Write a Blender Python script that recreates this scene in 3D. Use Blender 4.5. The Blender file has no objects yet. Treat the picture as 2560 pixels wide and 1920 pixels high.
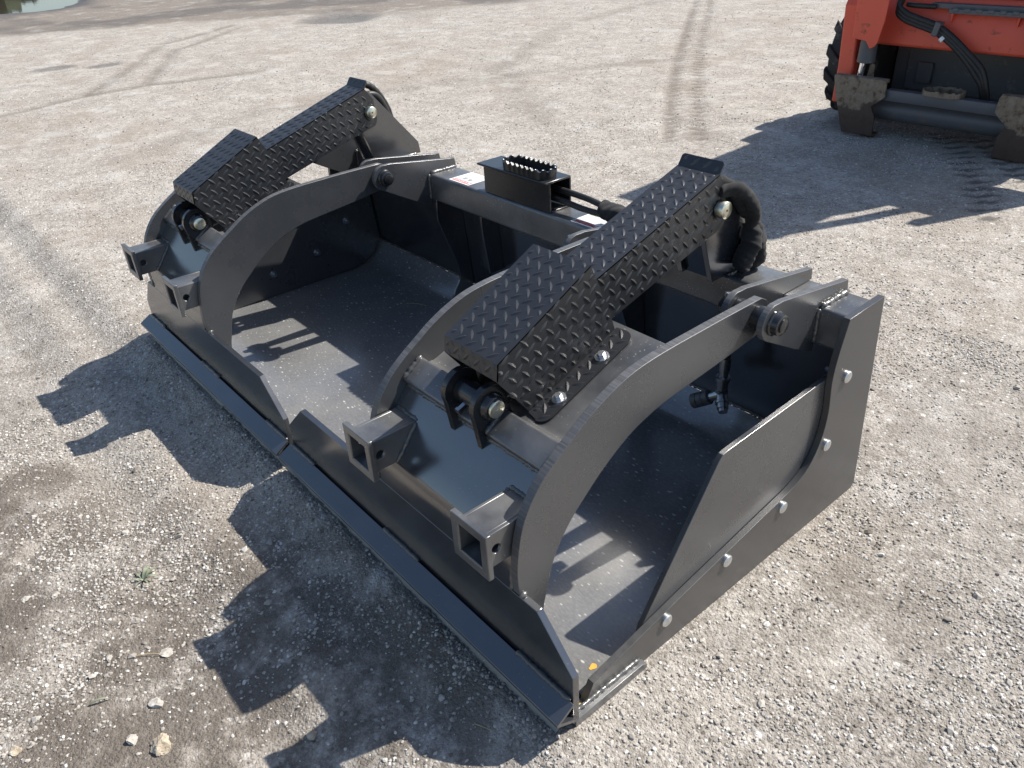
import bpy, bmesh, math, random
import numpy as np
from mathutils import Vector, Matrix
from mathutils.geometry import tessellate_polygon
random.seed(7); rng = np.random.default_rng(11)
S = bpy.context.scene
COL = S.collection

# ------------------------------------------------------------------ camera
CAM = (1.4787, -0.5222, 1.1161); YAW, PITCH, ROLL = 0.8962, -0.5573, -0.0593
fw = Vector((-math.sin(YAW)*math.cos(PITCH), math.cos(YAW)*math.cos(PITCH), math.sin(PITCH)))
rt = Vector((math.cos(YAW), math.sin(YAW), 0)); up = rt.cross(fw)
cr, sr = math.cos(ROLL), math.sin(ROLL)
r2, u2 = cr*rt+sr*up, -sr*rt+cr*up
cd = bpy.data.cameras.new('camera'); cam = bpy.data.objects.new('camera', cd); COL.objects.link(cam)
cam.matrix_world = Matrix(((r2.x, u2.x, -fw.x, CAM[0]), (r2.y, u2.y, -fw.y, CAM[1]), (r2.z, u2.z, -fw.z, CAM[2]), (0, 0, 0, 1)))
cd.sensor_width = 36; cd.lens = 36*1965.5/2560; cd.clip_start = 0.02; cd.clip_end = 2000
S.camera = cam

# ------------------------------------------------------------------ sky, sun, exposure
SUN_EL, SUN_AZ = math.radians(49.3), math.radians(21.6)      # azimuth from +Y towards +X
w = bpy.data.worlds.new('World'); S.world = w; w.use_nodes = True
nt = w.node_tree; nt.nodes.clear()
sky = nt.nodes.new('ShaderNodeTexSky'); sky.sky_type = 'NISHITA'; sky.sun_disc = False
sky.sun_elevation = SUN_EL; sky.sun_rotation = SUN_AZ; sky.dust_density = 0.9; sky.air_density = 1.0; sky.ozone_density = 1.0
bg = nt.nodes.new('ShaderNodeBackground'); bg.inputs['Strength'].default_value = 0.102
wo = nt.nodes.new('ShaderNodeOutputWorld')
nt.links.new(sky.outputs[0], bg.inputs[0]); nt.links.new(bg.outputs[0], wo.inputs[0])
sd = bpy.data.lights.new('sun', 'SUN'); sd.energy = 5.0; sd.angle = math.radians(0.53); sd.color = (1.0, 0.945, 0.865)
sun = bpy.data.objects.new('sun', sd); COL.objects.link(sun)
sv = Vector((math.sin(SUN_AZ)*math.cos(SUN_EL), math.cos(SUN_AZ)*math.cos(SUN_EL), math.sin(SUN_EL)))
sun.rotation_mode = 'QUATERNION'; sun.rotation_quaternion = sv.to_track_quat('Z', 'Y'); sun.location = (0, 0, 8)
S.view_settings.view_transform = 'Standard'; S.view_settings.look = 'None'
S.view_settings.exposure = 0.58; S.view_settings.gamma = 1.0

# ------------------------------------------------------------------ materials
def nodes(name):
    m = bpy.data.materials.new(name); m.use_nodes = True
    t = m.node_tree; p = t.nodes['Principled BSDF']
    return m, t, p
def N(t, typ, **kw):
    n = t.nodes.new(typ)
    for k, v in kw.items():
        if k in ('operation', 'blend_type', 'data_type', 'feature', 'distance', 'attribute_type', 'attribute_name', 'wave_type', 'bands_direction', 'noise_dimensions', 'voronoi_dimensions', 'interpolation_type', 'use_clamp'):
            setattr(n, k, v)
        else:
            n.inputs[int(k[1:]) if k[0] == 'i' and k[1:].isdigit() else k.replace('_', ' ')].default_value = v
    return n
def ramp(t, fac, stops):
    r = t.nodes.new('ShaderNodeValToRGB'); e = r.color_ramp.elements
    while len(e) < len(stops): e.new(0.5)
    for q, (pos, c) in zip(e, stops):
        q.position = pos; q.color = (c, c, c, 1) if isinstance(c, (int, float)) else (*c, 1)
    t.links.new(fac, r.inputs[0]); return r.outputs[0]
def mixc(t, fac, a, b, mode='MIX'):
    m = t.nodes.new('ShaderNodeMix'); m.data_type = 'RGBA'; m.blend_type = mode
    for s, v in ((m.inputs[0], fac), (m.inputs[6], a), (m.inputs[7], b)):
        if hasattr(v, 'links') or hasattr(v, 'is_linked'): t.links.new(v, s)
        else: s.default_value = v if isinstance(v, float) else (*v, 1)
    return m.outputs[2]
def math_(t, op, a, b=0.0, clamp=False):
    m = t.nodes.new('ShaderNodeMath'); m.operation = op; m.use_clamp = clamp
    for s, v in ((m.inputs[0], a), (m.inputs[1], b)):
        if hasattr(v, 'is_linked'): t.links.new(v, s)
        else: s.default_value = v
    return m.outputs[0]
def coords(t, scale=None):
    c = t.nodes.new('ShaderNodeTexCoord')
    if scale is None: return c.outputs['Object']
    mp = t.nodes.new('ShaderNodeMapping'); mp.inputs['Scale'].default_value = scale
    t.links.new(c.outputs['Object'], mp.inputs[0]); return mp.outputs[0]
def noise(t, co, scale, detail=4, rough=0.55):
    n = t.nodes.new('ShaderNodeTexNoise'); n.inputs['Scale'].default_value = scale
    n.inputs['Detail'].default_value = detail; n.inputs['Roughness'].default_value = rough
    t.links.new(co, n.inputs['Vector']); return n.outputs['Fac']
def voro(t, co, scale, feature='F1', out='Distance', rnd=1.0):
    n = t.nodes.new('ShaderNodeTexVoronoi'); n.feature = feature; n.inputs['Scale'].default_value = scale
    n.inputs['Randomness'].default_value = rnd
    t.links.new(co, n.inputs['Vector']); return n.outputs[out]
def bump(t, p, h, strength, dist):
    b = t.nodes.new('ShaderNodeBump'); b.inputs['Strength'].default_value = strength; b.inputs['Distance'].default_value = dist
    t.links.new(h, b.inputs['Height']); t.links.new(b.outputs[0], p.inputs['Normal'])

def paint(name, col, rough, dust=0.15, speck=0.0, dcol=(0.17, 0.168, 0.165), peel=0.06, spec=0.5, ior=1.5):
    m, t, p = nodes(name); co = coords(t)
    n1 = noise(t, co, 9, 5, 0.6); n2 = noise(t, co, 70, 4, 0.6)
    d = math_(t, 'MULTIPLY', ramp(t, n1, [(0.38, 0.0), (0.72, 1.0)]), dust)
    c = mixc(t, d, col, dcol)
    r = math_(t, 'ADD', math_(t, 'MULTIPLY', n1, 0.16), rough-0.08)
    if speck:
        v = voro(t, co, 150); big = noise(t, co, 14, 3)
        vv = math_(t, 'MULTIPLY', ramp(t, v, [(0.06, 1.0), (0.20, 0.0)]), ramp(t, big, [(0.45, 0.0), (0.62, 1.0)]))
        vv = math_(t, 'MULTIPLY', vv, ramp(t, voro(t, co, 150, out='Color'), [(0.45, 0.0), (0.62, 1.0)]))
        c = mixc(t, math_(t, 'MULTIPLY', vv, speck), c, (0.62, 0.60, 0.56))
    t.links.new(c, p.inputs['Base Color']); t.links.new(r, p.inputs['Roughness'])
    p.inputs['Specular IOR Level'].default_value = spec; p.inputs['IOR'].default_value = ior
    hh = math_(t, 'ADD', math_(t, 'MULTIPLY', noise(t, co, 420, 2), 0.6), math_(t, 'MULTIPLY', n2, 0.5))
    bump(t, p, hh, peel, 0.001)
    return m
M = {}
M['paint'] = paint('black_satin_paint', (0.020, 0.022, 0.027), 0.19, 0.10, 0.2, spec=0.9, ior=1.85)
M['arm'] = paint('charcoal_arm_paint', (0.042, 0.045, 0.050), 0.28, 0.10, 0.15, spec=0.9, ior=1.65)
def end_mat():
    m, t, p = nodes('dust_smeared_paint'); co = coords(t); n1 = noise(t, co, 16, 7, 0.65); n2 = noise(t, co, 90, 5, 0.7)
    sp = t.nodes.new('ShaderNodeSeparateXYZ'); t.links.new(co, sp.inputs[0])
    z = math_(t, 'SUBTRACT', 0.115, math_(t, 'ADD', sp.outputs[2], math_(t, 'MULTIPLY', math_(t, 'SUBTRACT', n1, 0.5), 0.16)))
    d = math_(t, 'MULTIPLY', ramp(t, math_(t, 'MULTIPLY', z, 8.0), [(0.0, 0.04), (0.9, 0.40)]), ramp(t, n2, [(0.3, 0.35), (0.7, 1.0)]))
    t.links.new(mixc(t, d, (0.040, 0.041, 0.043), (0.19, 0.175, 0.155)), p.inputs['Base Color'])
    t.links.new(math_(t, 'ADD', math_(t, 'MULTIPLY', d, 0.9), 0.30), p.inputs['Roughness']); p.inputs['Specular IOR Level'].default_value = 0.9
    bump(t, p, noise(t, co, 420, 2), 0.05, 0.001); return m
M['end'] = end_mat()
M['dusty'] = paint('dusty_black_paint', (0.048, 0.050, 0.053), 0.32, 0.40, 0.9, (0.27, 0.27, 0.265), spec=0.9, ior=1.65)
def floor_mat():
    m, t, p = nodes('dusty_bucket_floor'); co = coords(t)
    mp = t.nodes.new('ShaderNodeMapping'); mp.inputs['Rotation'].default_value = (0, 0, 0.35); mp.inputs['Scale'].default_value = (0.55, 1.25, 1)
    t.links.new(co, mp.inputs[0]); cs = mp.outputs[0]
    n1 = noise(t, co, 5, 6, 0.6); fine = noise(t, cs, 160, 5, 0.7)
    c = mixc(t, ramp(t, n1, [(0.3, 0.0), (0.7, 1.0)]), (0.125, 0.127, 0.130), (0.195, 0.194, 0.190))
    c = mixc(t, math_(t, 'MULTIPLY', ramp(t, fine, [(0.45, 0.0), (0.72, 1.0)]), 0.35), c, (0.34, 0.335, 0.325))
    for sc, th, am in ((60, 0.20, 0.85), (105, 0.24, 0.6), (34, 0.08, 0.9)):
        v = voro(t, cs, sc); k = voro(t, cs, sc, out='Color'); sk = t.nodes.new('ShaderNodeSeparateColor'); t.links.new(k, sk.inputs[0])
        c = mixc(t, math_(t, 'MULTIPLY', math_(t, 'MULTIPLY', ramp(t, v, [(th*0.5, 1.0), (th, 0.0)]), ramp(t, sk.outputs[0], [(0.62, 0.0), (0.72, 1.0)])), am), c, (0.60, 0.59, 0.56))
    t.links.new(c, p.inputs['Base Color']); p.inputs['Specular IOR Level'].default_value = 1.0; p.inputs['IOR'].default_value = 1.7
    t.links.new(math_(t, 'ADD', math_(t, 'MULTIPLY', n1, 0.16), 0.13), p.inputs['Roughness'])
    bump(t, p, n1, 0.05, 0.004); return m
M['floor'] = floor_mat()
M['gloss'] = paint('black_gloss_paint', (0.014, 0.015, 0.017), 0.22, 0.06, 0.1, peel=0.10, spec=0.7)
M['tread'] = paint('black_tread_paint', (0.015, 0.016, 0.019), 0.40, 0.05, 0.15, spec=0.75)
M['weld'] = paint('painted_weld', (0.07, 0.07, 0.068), 0.26, 0.2, 0.5, peel=0.5, spec=0.9)

def cut_edge():
    m, t, p = nodes('torch_cut_edge')
    co = coords(t, (4, 330, 330)); n = noise(t, co, 1.0, 2, 0.5); co2 = coords(t)
    c = ramp(t, n, [(0.3, (0.065, 0.066, 0.07)), (0.7, (0.125, 0.126, 0.13))])
    t.links.new(c, p.inputs['Base Color']); p.inputs['Roughness'].default_value = 0.40
    bump(t, p, math_(t, 'ADD', math_(t, 'MULTIPLY', n, 0.5), noise(t, co2, 120, 4, 0.7)), 0.35, 0.0010); return m
M['edge'] = cut_edge()

def simple(name, col, rough, metal=0.0, var=0.25, scale=60, bs=0.15, bd=0.0008):
    m, t, p = nodes(name); co = coords(t); n = noise(t, co, scale, 4)
    a = tuple(x*(1-var) for x in col); b = tuple(min(1, x*(1+var)) for x in col)
    t.links.new(ramp(t, n, [(0.3, a), (0.7, b)]), p.inputs['Base Color'])
    p.inputs['Roughness'].default_value = rough; p.inputs['Metallic'].default_value = metal
    if bs: bump(t, p, n, bs, bd)
    return m
M['zinc'] = simple('bright_zinc', (0.66, 0.68, 0.69), 0.40, 1.0, 0.12, 200)
M['yzinc'] = simple('yellow_zinc', (0.70, 0.69, 0.57), 0.32, 1.0, 0.10, 150)
M['steel'] = simple('plated_steel', (0.42, 0.43, 0.44), 0.28, 1.0, 0.2, 150)
M['chrome'] = simple('chrome', (0.85, 0.86, 0.88), 0.06, 1.0, 0.0, 10, 0)
M['rubber'] = simple('hose_rubber', (0.020, 0.019, 0.018), 0.50, 0, 0.3, 90, 0.3)
M['hole'] = simple('near_black', (0.010, 0.010, 0.012), 0.6, 0, 0.2, 40, 0)  # near-black; colours the seam and stands in for shade in the grease hole
M['bare'] = simple('bare_scuffed_edge', (0.42, 0.33, 0.15), 0.55, 0, 0.4, 90, 0.4)
M['yellowchip'] = simple('yellow_paint_chip', (0.65, 0.33, 0.05), 0.5, 0, 0.2, 90, 0.2)
M['white'] = simple('white_vinyl', (0.80, 0.80, 0.78), 0.42, 0, 0.03, 40, 0)
M['red'] = simple('red_vinyl', (0.62, 0.06, 0.05), 0.42, 0, 0.05, 40, 0)
M['ink'] = simple('black_ink', (0.03, 0.03, 0.03), 0.5, 0, 0.0, 40, 0)
M['greyink'] = simple('grey_ink', (0.30, 0.30, 0.31), 0.5, 0, 0.0, 40, 0)
M['leaf'] = simple('weed_leaf', (0.21, 0.235, 0.16), 0.5, 0, 0.35, 90, 0.2)
M['straw'] = simple('dry_straw', (0.42, 0.34, 0.20), 0.7, 0, 0.25, 120, 0.2)

def fabric():
    m, t, p = nodes('woven_hose_sleeve'); co = coords(t)
    wv = t.nodes.new('ShaderNodeTexWave'); wv.inputs['Scale'].default_value = 340; wv.inputs['Distortion'].default_value = 1.5
    t.links.new(co, wv.inputs['Vector'])
    n = noise(t, co, 30, 6, 0.65)
    c = ramp(t, n, [(0.3, (0.010, 0.010, 0.011)), (0.62, (0.022, 0.021, 0.021)), (0.8, (0.10, 0.095, 0.088))])
    t.links.new(c, p.inputs['Base Color']); p.inputs['Roughness'].default_value = 0.9
    p.inputs['Sheen Weight'].default_value = 0.05
    bump(t, p, math_(t, 'ADD', math_(t, 'MULTIPLY', wv.outputs['Fac'], 0.25), n), 0.35, 0.002)
    return m
M['fabric'] = fabric()

def machine(name, col, dirt, thr, rough=0.45, dscale=14):
    m, t, p = nodes(name); co = coords(t)
    n = noise(t, co, dscale, 8, 0.68); n2 = noise(t, co, 60, 5, 0.6)
    k = math_(t, 'ADD', math_(t, 'MULTIPLY', n, 0.72), math_(t, 'MULTIPLY', n2, 0.28))
    d = ramp(t, k, [(thr, 0.0), (thr+0.10, 1.0)])
    c = mixc(t, d, mixc(t, noise(t, co, 5, 3), col, tuple(x*0.8 for x in col)), dirt)
    t.links.new(c, p.inputs['Base Color']); t.links.new(math_(t, 'ADD', math_(t, 'MULTIPLY', d, 0.35), rough), p.inputs['Roughness'])
    bump(t, p, k, 0.25, 0.003); return m
M['orange'] = machine('orange_machine_paint', (0.82, 0.118, 0.062), (0.16, 0.075, 0.045), 0.575, 0.45)
M['body'] = machine('dark_grey_machine_paint', (0.105, 0.110, 0.115), (0.20, 0.19, 0.175), 0.56, 0.5)
def plate_mat():
    m, t, p = nodes('dirty_worn_steel'); co = coords(t)
    n = noise(t, co, 30, 7, 0.66); n2 = noise(t, co, 9, 4, 0.6)
    sp = t.nodes.new('ShaderNodeSeparateXYZ'); t.links.new(co, sp.inputs[0])
    z = math_(t, 'ADD', sp.outputs[2], math_(t, 'MULTIPLY', math_(t, 'SUBTRACT', n2, 0.5), 0.22))
    low = ramp(t, z, [(0.135, 1.0), (0.150, 0.0)])
    dry = ramp(t, n, [(0.36, (0.07, 0.042, 0.026)), (0.46, (0.19, 0.145, 0.10)), (0.7, (0.26, 0.22, 0.17))])
    c = mixc(t, math_(t, 'MULTIPLY', low, 0.9), dry, (0.045, 0.026, 0.020))
    t.links.new(c, p.inputs['Base Color']); p.inputs['Roughness'].default_value = 0.5
    bump(t, p, n, 0.3, 0.003); return m
M['dirty'] = plate_mat()
M['rail'] = machine('grey_steel_bar', (0.11, 0.115, 0.125), (0.16, 0.13, 0.10), 0.55, 0.42)
M['tyre'] = machine('dusty_tyre_rubber', (0.026, 0.025, 0.024), (0.14, 0.12, 0.10), 0.53, 0.7, 9)

def stone_mat():
    m, t, p = nodes('limestone_chips'); co = coords(t)
    a = N(t, 'ShaderNodeAttribute', attribute_type='INSTANCER', attribute_name='tint')
    n = noise(t, co, 4.0, 6, 0.65)
    c = ramp(t, a.outputs['Fac'], [(0.0, (0.13, 0.115, 0.10)), (0.2, (0.25, 0.235, 0.215)), (0.5, (0.40, 0.375, 0.34)), (0.8, (0.53, 0.51, 0.475)), (1.0, (0.70, 0.685, 0.655))])
    c = mixc(t, math_(t, 'MULTIPLY', ramp(t, n, [(0.4, 0.0), (0.7, 1.0)]), 0.45), c, (0.25, 0.21, 0.165))
    t.links.new(c, p.inputs['Base Color']); p.inputs['Roughness'].default_value = 0.85
    bump(t, p, n, 0.5, 0.0012); return m
M['stone'] = stone_mat()
def rock_mat(name, col, dark):
    m, t, p = nodes(name); co = coords(t); n = noise(t, co, 45, 7, 0.7)
    t.links.new(ramp(t, n, [(0.3, dark), (0.65, col)]), p.inputs['Base Color']); p.inputs['Roughness'].default_value = 0.85
    bump(t, p, n, 0.8, 0.006); return m
M['rock_pale'] = rock_mat('pale_limestone', (0.60, 0.57, 0.52), (0.26, 0.235, 0.20))
M['rock_tan'] = rock_mat('tan_limestone', (0.56, 0.50, 0.40), (0.28, 0.21, 0.13))
M['rock_grey'] = rock_mat('grey_limestone', (0.36, 0.35, 0.33), (0.20, 0.19, 0.17))

def ground_mat():
    m, t, p = nodes('packed_gravel'); co = coords(t)
    at = lambda n: N(t, 'ShaderNodeAttribute', attribute_type='GEOMETRY', attribute_name=n).outputs['Fac']
    v1 = voro(t, co, 135); c1 = voro(t, co, 135, out='Color')
    v2 = voro(t, co, 290); c2 = voro(t, co, 290, out='Color')
    n0 = noise(t, co, 0.9, 5, 0.6); n1 = noise(t, co, 5, 6, 0.62); n3 = noise(t, co, 420, 3, 0.6); n4 = noise(t, co, 40, 5, 0.65)
    sep = t.nodes.new('ShaderNodeSeparateColor'); t.links.new(c1, sep.inputs[0])
    sep2 = t.nodes.new('ShaderNodeSeparateColor'); t.links.new(c2, sep2.inputs[0])
    chips = ramp(t, sep.outputs[0], [(0.0, (0.19, 0.165, 0.14)), (0.35, (0.35, 0.32, 0.28)), (0.7, (0.46, 0.43, 0.385)), (1.0, (0.66, 0.63, 0.58))])
    small = ramp(t, sep2.outputs[0], [(0.0, (0.20, 0.18, 0.155)), (0.5, (0.38, 0.35, 0.315)), (1.0, (0.58, 0.555, 0.515))])
    c = mixc(t, ramp(t, n4, [(0.40, 0.0), (0.62, 1.0)]), small, chips)
    fines = ramp(t, n3, [(0.3, (0.24, 0.215, 0.185)), (0.7, (0.45, 0.415, 0.37))])
    c = mixc(t, ramp(t, v1, [(0.35, 0.15), (0.75, 0.75)]), c, fines)
    # paler and browner fields
    c = mixc(t, math_(t, 'MULTIPLY', ramp(t, n1, [(0.42, 0.0), (0.68, 1.0)]), 0.42), c, (0.62, 0.58, 0.52))
    grit = math_(t, 'ADD', math_(t, 'MULTIPLY', noise(t, co, 55, 9, 0.85), 0.55), math_(t, 'MULTIPLY', noise(t, co, 19, 9, 0.85), 0.45))
    c = mixc(t, 1.0, c, ramp(t, grit, [(0.32, (0.22, 0.20, 0.18)), (0.47, (0.74, 0.725, 0.70)), (0.54, (0.98, 0.97, 0.955)), (0.68, (1.30, 1.29, 1.27))]), 'MULTIPLY')
    for sc, th in ((62, 0.22), (28, 0.16)):
        k = voro(t, co, sc, out='Color'); sk = t.nodes.new('ShaderNodeSeparateColor'); t.links.new(k, sk.inputs[0])
        chip = math_(t, 'MULTIPLY', ramp(t, voro(t, co, sc), [(th*0.8, 1.0), (th*1.2, 0.0)]), ramp(t, sk.outputs[0], [(0.42, 0.0), (0.46, 1.0)]))
        c = mixc(t, math_(t, 'MULTIPLY', chip, 0.8), c, ramp(t, sk.outputs[1], [(0.25, (0.10, 0.088, 0.075)), (0.40, (0.42, 0.40, 0.37)), (0.8, (0.72, 0.70, 0.66))]))
    brown = ramp(t, math_(t, 'ADD', math_(t, 'MULTIPLY', noise(t, co, 2.3, 6, 0.66), 0.5), math_(t, 'MULTIPLY', noise(t, co, 0.55, 6, 0.66), 0.5)), [(0.50, 0.0), (0.62, 1.0)])
    c = mixc(t, math_(t, 'MULTIPLY', brown, 0.55), c, (0.27, 0.22, 0.17))
    mud = at('mud'); trk = at('track')
    mudn = math_(t, 'ADD', mud, math_(t, 'MULTIPLY', math_(t, 'SUBTRACT', n1, 0.5), 1.5))
    mudf = ramp(t, mudn, [(0.22, 0.0), (0.80, 1.0)])
    mudc = ramp(t, n4, [(0.3, (0.11, 0.092, 0.073)), (0.7, (0.25, 0.215, 0.18))])
    c = mixc(t, math_(t, 'MULTIPLY', mudf, 0.82), c, mudc)
    trn = math_(t, 'MULTIPLY', trk, ramp(t, n4, [(0.28, 0.45), (0.6, 1.0)]))
    c = mixc(t, math_(t, 'MULTIPLY', trn, 0.85), c, (0.14, 0.118, 0.095))
    crust = ramp(t, noise(t, co, 3.6, 7, 0.6), [(0.55, 0.0), (0.64, 1.0)])
    c = mixc(t, math_(t, 'MULTIPLY', crust, 0.28), c, ramp(t, n3, [(0.3, (0.47, 0.445, 0.41)), (0.7, (0.66, 0.64, 0.60))]))
    soil = math_(t, 'MULTIPLY', at('soil'), ramp(t, math_(t, 'ADD', math_(t, 'MULTIPLY', noise(t, co, 11, 7, 0.7), 0.75), math_(t, 'MULTIPLY', n1, 0.25)), [(0.42, 0.0), (0.53, 1.0)]))
    soilc = ramp(t, n3, [(0.3, (0.060, 0.049, 0.038)), (0.7, (0.17, 0.145, 0.12))])
    c = mixc(t, math_(t, 'MULTIPLY', soil, 0.88), c, soilc)
    c = mixc(t, math_(t, 'MULTIPLY', at('lugs'), 0.8), c, (0.075, 0.066, 0.058))
    wet = at('wet')
    c = mixc(t, math_(t, 'MULTIPLY', wet, 0.75), c, (0.055, 0.047, 0.04))
    c = mixc(t, 1.0, c, (0.99, 1.0, 1.02), 'MULTIPLY')
    t.links.new(c, p.inputs['Base Color'])
    t.links.new(math_(t, 'SUBTRACT', 0.92, math_(t, 'MULTIPLY', wet, 0.5)), p.inputs['Roughness'])
    p.inputs['Specular IOR Level'].default_value = 0.3
    h = math_(t, 'ADD', math_(t, 'MULTIPLY', ramp(t, v1, [(0.0, 1.0), (0.8, 0.0)]), 1.0), math_(t, 'MULTIPLY', ramp(t, v2, [(0.0, 1.0), (0.8, 0.0)]), 0.55))
    h = math_(t, 'ADD', h, math_(t, 'ADD', math_(t, 'MULTIPLY', n3, 0.55), math_(t, 'MULTIPLY', n4, 1.4)))
    bump(t, p, h, 0.7, 0.0034)
    return m
M['ground'] = ground_mat()
def water_mat():
    m, t, p = nodes('puddle_water'); co = coords(t)
    p.inputs['Base Color'].default_value = (0.05, 0.04, 0.03, 1); p.inputs['Roughness'].default_value = 0.03
    p.inputs['IOR'].default_value = 1.33; bump(t, p, noise(t, co, 6, 2), 0.02, 0.01); return m
M['water'] = water_mat()

# ------------------------------------------------------------------ mesh helpers
class MB:
    def __init__(s): s.v = []; s.f = []; s.m = []
    def add(s, vs, fs, mi=0):
        o = len(s.v); s.v += [tuple(q) for q in vs]
        for f in fs: s.f.append([i+o for i in f]); s.m.append(mi)
    def box(s, x0, x1, y0, y1, z0, z1, mi=0):
        s.add([(x, y, z) for x in (x0, x1) for y in (y0, y1) for z in (z0, z1)],
              [(0, 1, 3, 2), (4, 6, 7, 5), (0, 4, 5, 1), (2, 3, 7, 6), (0, 2, 6, 4), (1, 5, 7, 3)], mi)
    def prism(s, poly, O, U, V, Nn, a, b, mi=0, ei=None, holes=()):
        """polygon (u,v) in plane O+uU+vV pushed from a to b along Nn"""
        ei = mi if ei is None else ei
        O, U, V, Nn = Vector(O), Vector(U), Vector(V), Vector(Nn)
        P = lambda q, h: O+U*q[0]+V*q[1]+Nn*h
        loops = [list(poly)]+[list(h) for h in holes]
        if not holes:
            n = len(poly)
            s.add([P(q, a) for q in poly]+[P(q, b) for q in poly], [list(range(n-1, -1, -1)), list(range(n, 2*n))], mi)
        else:
            flat = [q for l in loops for q in l]
            tri = tessellate_polygon([[Vector((q[0], q[1], 0)) for q in l] for l in loops])
            n = len(flat)
            s.add([P(q, a) for q in flat]+[P(q, b) for q in flat], [[t[2], t[1], t[0]] for t in tri]+[[i+n for i in t] for t in tri], mi)
        base = len(s.v)-2*sum(len(l) for l in loops); tot = sum(len(l) for l in loops); k = 0
        for l in loops:
            n = len(l)
            for i in range(n):
                j = (i+1) % n
                s.f.append([base+k+i, base+k+j, base+tot+k+j, base+tot+k+i]); s.m.append(ei)
            k += n
    def px(s, poly, x0, x1, mi=0, ei=None, holes=()):
        s.prism(poly, (0, 0, 0), (0, 1, 0), (0, 0, 1), (1, 0, 0), x0, x1, mi, ei, holes)
    def py(s, poly, y0, y1, mi=0, ei=None, holes=()):
        s.prism(poly, (0, 0, 0), (1, 0, 0), (0, 0, 1), (0, 1, 0), y0, y1, mi, ei, holes)
    def pz(s, poly, z0, z1, mi=0, ei=None, holes=()):
        s.prism(poly, (0, 0, 0), (1, 0, 0), (0, 1, 0), (0, 0, 1), z0, z1, mi, ei, holes)
    def cyl(s, p0, p1, r, n=24, r1=None, mi=0, capi=None):
        r1 = r if r1 is None else r1
        p0, p1 = Vector(p0), Vector(p1); d = (p1-p0).normalized()
        a = d.orthogonal().normalized(); b = d.cross(a)
        vs = [p0+(a*math.cos(t)+b*math.sin(t))*r for t in [2*math.pi*i/n for i in range(n)]]
        vs += [p1+(a*math.cos(t)+b*math.sin(t))*r1 for t in [2*math.pi*i/n for i in range(n)]]
        s.add(vs, [[i, (i+1) % n, n+(i+1) % n, n+i] for i in range(n)], mi)
        o = len(s.v)-2*n
        for f in (list(range(o+n-1, o-1, -1)), list(range(o+n, o+2*n))):
            s.f.append(f); s.m.append(mi if capi is None else capi)
    def lathe(s, p0, d, prof, n=24, mi=0):
        """prof: (h along d, r) list"""
        p0 = Vector(p0); d = Vector(d).normalized(); a = d.orthogonal().normalized(); b = d.cross(a)
        vs = []
        for h, r in prof:
            vs += [p0+d*h+(a*math.cos(2*math.pi*i/n)+b*math.sin(2*math.pi*i/n))*r for i in range(n)]
        fs = [[k*n+i, k*n+(i+1) % n, (k+1)*n+(i+1) % n, (k+1)*n+i] for k in range(len(prof)-1) for i in range(n)]
        fs += [list(range(n-1, -1, -1)), [(len(prof)-1)*n+i for i in range(n)]]
        s.add(vs, fs, mi)
    def tube(s, pts, rad, n=10, mi=0, wob=0.0, sub=6, ripple=None):
        P = catmull([Vector(p) for p in pts], sub); L = len(P); rs = []
        for i in range(L):
            q = i/(L-1)*(len(pts)-1); k = min(int(q), len(pts)-2)
            rr = rad if not isinstance(rad, (list, tuple)) else rad[k]*(1-(q-k))+rad[k+1]*(q-k)
            rs.append(rr)
        a = None; vs = []
        for i in range(L):
            d = (P[min(i+1, L-1)]-P[max(i-1, 0)]).normalized()
            a = d.orthogonal().normalized() if a is None else (a-d*a.dot(d)).normalized()
            b = d.cross(a)
            for j in range(n):
                t = 2*math.pi*j/n; r = rs[i]*(1+wob*(random.random()-0.5))
                if ripple: r *= ripple(i, t)
                vs.append(P[i]+(a*math.cos(t)+b*math.sin(t))*r)
        fs = [[k*n+i, k*n+(i+1) % n, (k+1)*n+(i+1) % n, (k+1)*n+i] for k in range(L-1) for i in range(n)]
        fs += [list(range(n-1, -1, -1)), [(L-1)*n+i for i in range(n)]]
        s.add(vs, fs, mi)
    def build(s, name, mats, parent=None, bevel=0.0, ang=32, smooth=True):
        me = bpy.data.meshes.new(name); me.from_pydata(s.v, [], s.f)
        for m in (mats if isinstance(mats, (list, tuple)) else [mats]): me.materials.append(M[m])
        me.polygons.foreach_set('material_index', s.m)
        bm = bmesh.new(); bm.from_mesh(me); bmesh.ops.recalc_face_normals(bm, faces=bm.faces); bm.to_mesh(me); bm.free()
        if smooth:
            me.polygons.foreach_set('use_smooth', [True]*len(me.polygons)); me.set_sharp_from_angle(angle=math.radians(ang))
        me.update()
        o = bpy.data.objects.new(name, me); COL.objects.link(o); attach(o, parent)
        if bevel:
            b = o.modifiers.new('edge', 'BEVEL'); b.width = bevel; b.segments = 2; b.limit_method = 'ANGLE'; b.angle_limit = math.radians(38)
        return o
def attach(o, parent):
    if parent is not None:
        o.parent = parent
        if parent.type == 'EMPTY': o.matrix_parent_inverse = Matrix.Translation(parent.location).inverted()
def catmull(P, sub):
    out = []
    for i in range(len(P)-1):
        p0, p1, p2, p3 = P[max(i-1, 0)], P[i], P[i+1], P[min(i+2, len(P)-1)]
        for k in range(sub):
            t = k/sub
            out.append(0.5*((2*p1)+(p2-p0)*t+(2*p0-5*p1+4*p2-p3)*t*t+(3*p1-p0-3*p2+p3)*t**3))
    out.append(P[-1]); return out
def smooth2(pts, sub=4):
    return [(q.x, q.y) for q in catmull([Vector((a, b, 0)) for a, b in pts], sub)]
def circ(cx, cy, r, n=16, a0=0, a1=2*math.pi, closed=True):
    m = n if closed else n-1
    return [(cx+r*math.cos(a0+(a1-a0)*i/m), cy+r*math.sin(a0+(a1-a0)*i/m)) for i in range(n)]
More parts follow.
